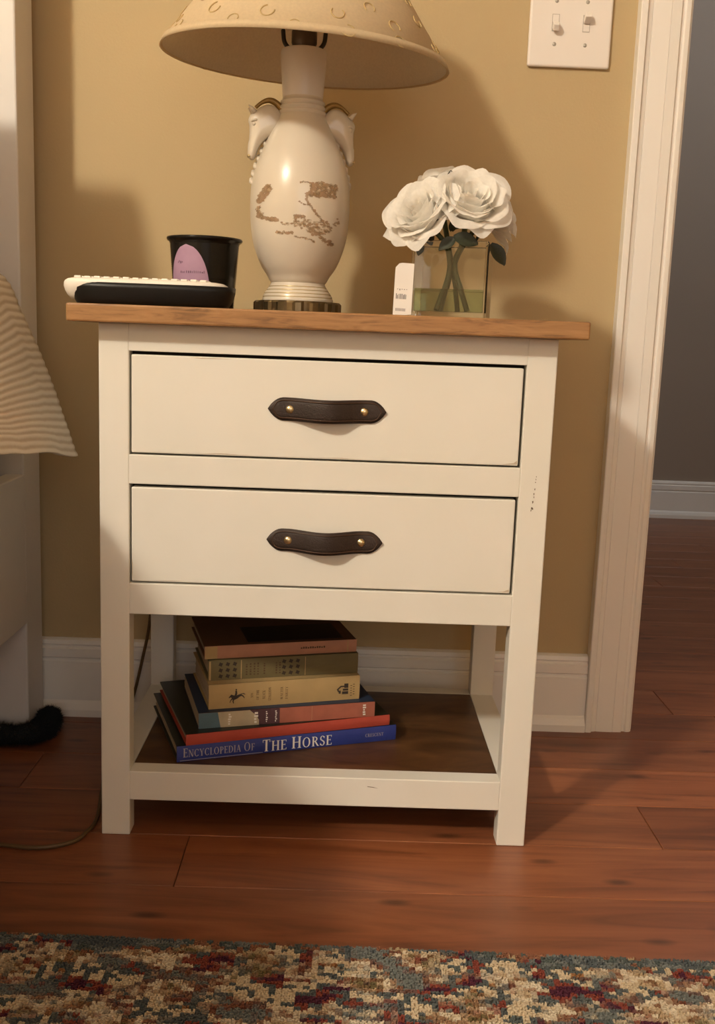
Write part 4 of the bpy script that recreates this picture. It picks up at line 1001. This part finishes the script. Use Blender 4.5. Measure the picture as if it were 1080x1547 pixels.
bmB = bmesh.new(); bm_box(bmB, -0.0095, 0.0095, -0.0042, 0.0042, 0, 0.0034, 0.0010, 2); bmesh.ops.recalc_face_normals(bmB, faces=bmB.faces); bmd = bpy.data.meshes.new('dark_button'); bmB.to_mesh(bmd); bmB.free(); bmd.materials.append(M['greybutton'])
for j in range(4):
    for i in range(14):
        xx = -0.0835 + i * 0.0118; yy = -0.024 + j * 0.0155
        if j >= 2 and i in (2, 3, 6, 7, 10, 11):
            if i in (2, 6, 10): link('dark_button', bmd, None, dv, loc=(xx + 0.005, yy, 0.0310))
            continue
        link('button', bme, None, dv, loc=(xx, yy, 0.0310 - 0.0004 * rg.random()))
cup = tag(empty('black_cup', (0.1065, 0.150, ZTT + 0.0003)), 'glossy black plastic cup with mauve label standing behind the white handset', 'cup')
cp = [(0.0, 0.0), (0.0375, 0.0), (0.0390, 0.0015)]
for k in range(30):
    zz = 0.004 + k * 0.0028; r = 0.0392 + (0.0462 - 0.0392) * zz / 0.094
    cp += [(r, zz), (r + (0.0005 if k > 12 else 0.0003), zz + 0.0014)]
cp += [(0.0470, 0.0890), (0.0495, 0.0905), (0.0505, 0.0925), (0.0498, 0.0945), (0.0475, 0.0945), (0.0455, 0.088), (0.0390, 0.006), (0.0, 0.004)]
lathe('cup_body', cp, 'cupblack', cup, 72)
def cup_r(zz): return 0.0392 + (0.0462 - 0.0392) * zz / 0.094 + 0.0009
lab = []
V = []; F = []; nn = 28; rows = 20
def lab_l(t): return -0.0190 - 0.0195 * math.sqrt(max(0, 1 - (max(0, t - .4) / .6) ** 2))
def lab_r(t): return -0.0190 + 0.0315 * math.sqrt(max(0, 1 - (max(0, t - .15) / .85) ** 2))
for j in range(rows + 1):
    t = j / rows; zz = 0.014 + 0.0690 * t; r = cup_r(zz); l, rr = lab_l(t), lab_r(t)
    if rr < l + 0.001: rr = l + 0.001
    for i in range(nn + 1):
        u = l + (rr - l) * i / nn; a = math.asin(max(-.985, min(.985, u / r))); V.append((r * math.sin(a), -r * math.cos(a), zz))
for j in range(rows):
    for i in range(nn): a = j * (nn + 1) + i; F.append((a, a + 1, a + nn + 2, a + nn + 1))
mesh('cup_label', V, F, 'purple', cup, True)['label'] = 'mauve paper label'
V = []; F = []; rg = random.Random(12)
def cq(u0, u1, z0, z1):
    i0 = len(V)
    for (u, zz) in ((u0, z0), (u1, z0), (u1, z1), (u0, z1)):
        r = cup_r(zz) + 0.0003; a = math.asin(max(-.99, min(.99, u / r))); V.append((r * math.sin(a), -r * math.cos(a), zz))
    F.append((i0, i0 + 1, i0 + 2, i0 + 3))
for i in range(13): u = -0.026 + i * 0.0026; cq(u, u + rg.uniform(.0008, .0018), 0.0465, 0.0465 + rg.uniform(.0018, .0034))
for i in range(5): u = -0.030 + i * 0.0015; cq(u, u + .0009, 0.0595 + rg.uniform(-.001, .001), 0.0620 + rg.uniform(-.001, .001))
mesh('label_print', V, F, 'purpledark', cup)

# ------------------------------------------------------------------ light switch plate
sw = tag(empty('switch_plate', (0.6315, WY, 1.1515)), 'white double light switch plate on the tan wall beside the door casing', 'switch')
bm = bmesh.new(); hw = 0.0643
bm_box(bm, -hw, hw, -0.0075, -0.0001, -hw - .0005, hw, 0.0035, 3)
frombm('plate', bm, 'plate', sw)
for k, (cx_, up_) in enumerate(((-0.0240, -1), (0.0240, 1))):
    box('toggle_slot', cx_ - 0.0056, cx_ + 0.0056, -0.0079, -0.0076, -0.0125, 0.0125, 'slot', sw, bev=0)
    bm = bmesh.new(); bm_box(bm, -0.0046, 0.0046, -0.0140, 0.0, -0.0052, 0.0052, 0.0012, 2)
    t_ = frombm('toggle', bm, 'plate', sw, loc=(cx_, -0.0076, up_ * 0.0030)); t_.rotation_euler = (math.radians(-34 * up_), 0, 0)
    box('toggle_collar', cx_ - 0.0048, cx_ + 0.0048, -0.0084, -0.0080, (-0.0115 if up_ > 0 else 0.001), (-0.001 if up_ > 0 else 0.0115), 'plate', sw, bev=0)
    for s in (-1, 1):
        V, F = lathe_data([(0.0001, 0.0010), (0.0022, 0.0008), (0.0031, 0.0)], 14)
        o = mesh('screw', [(x, -z, y) for x, y, z in V], F, 'screw', sw, True, (cx_, -0.0075, s * 0.0315))
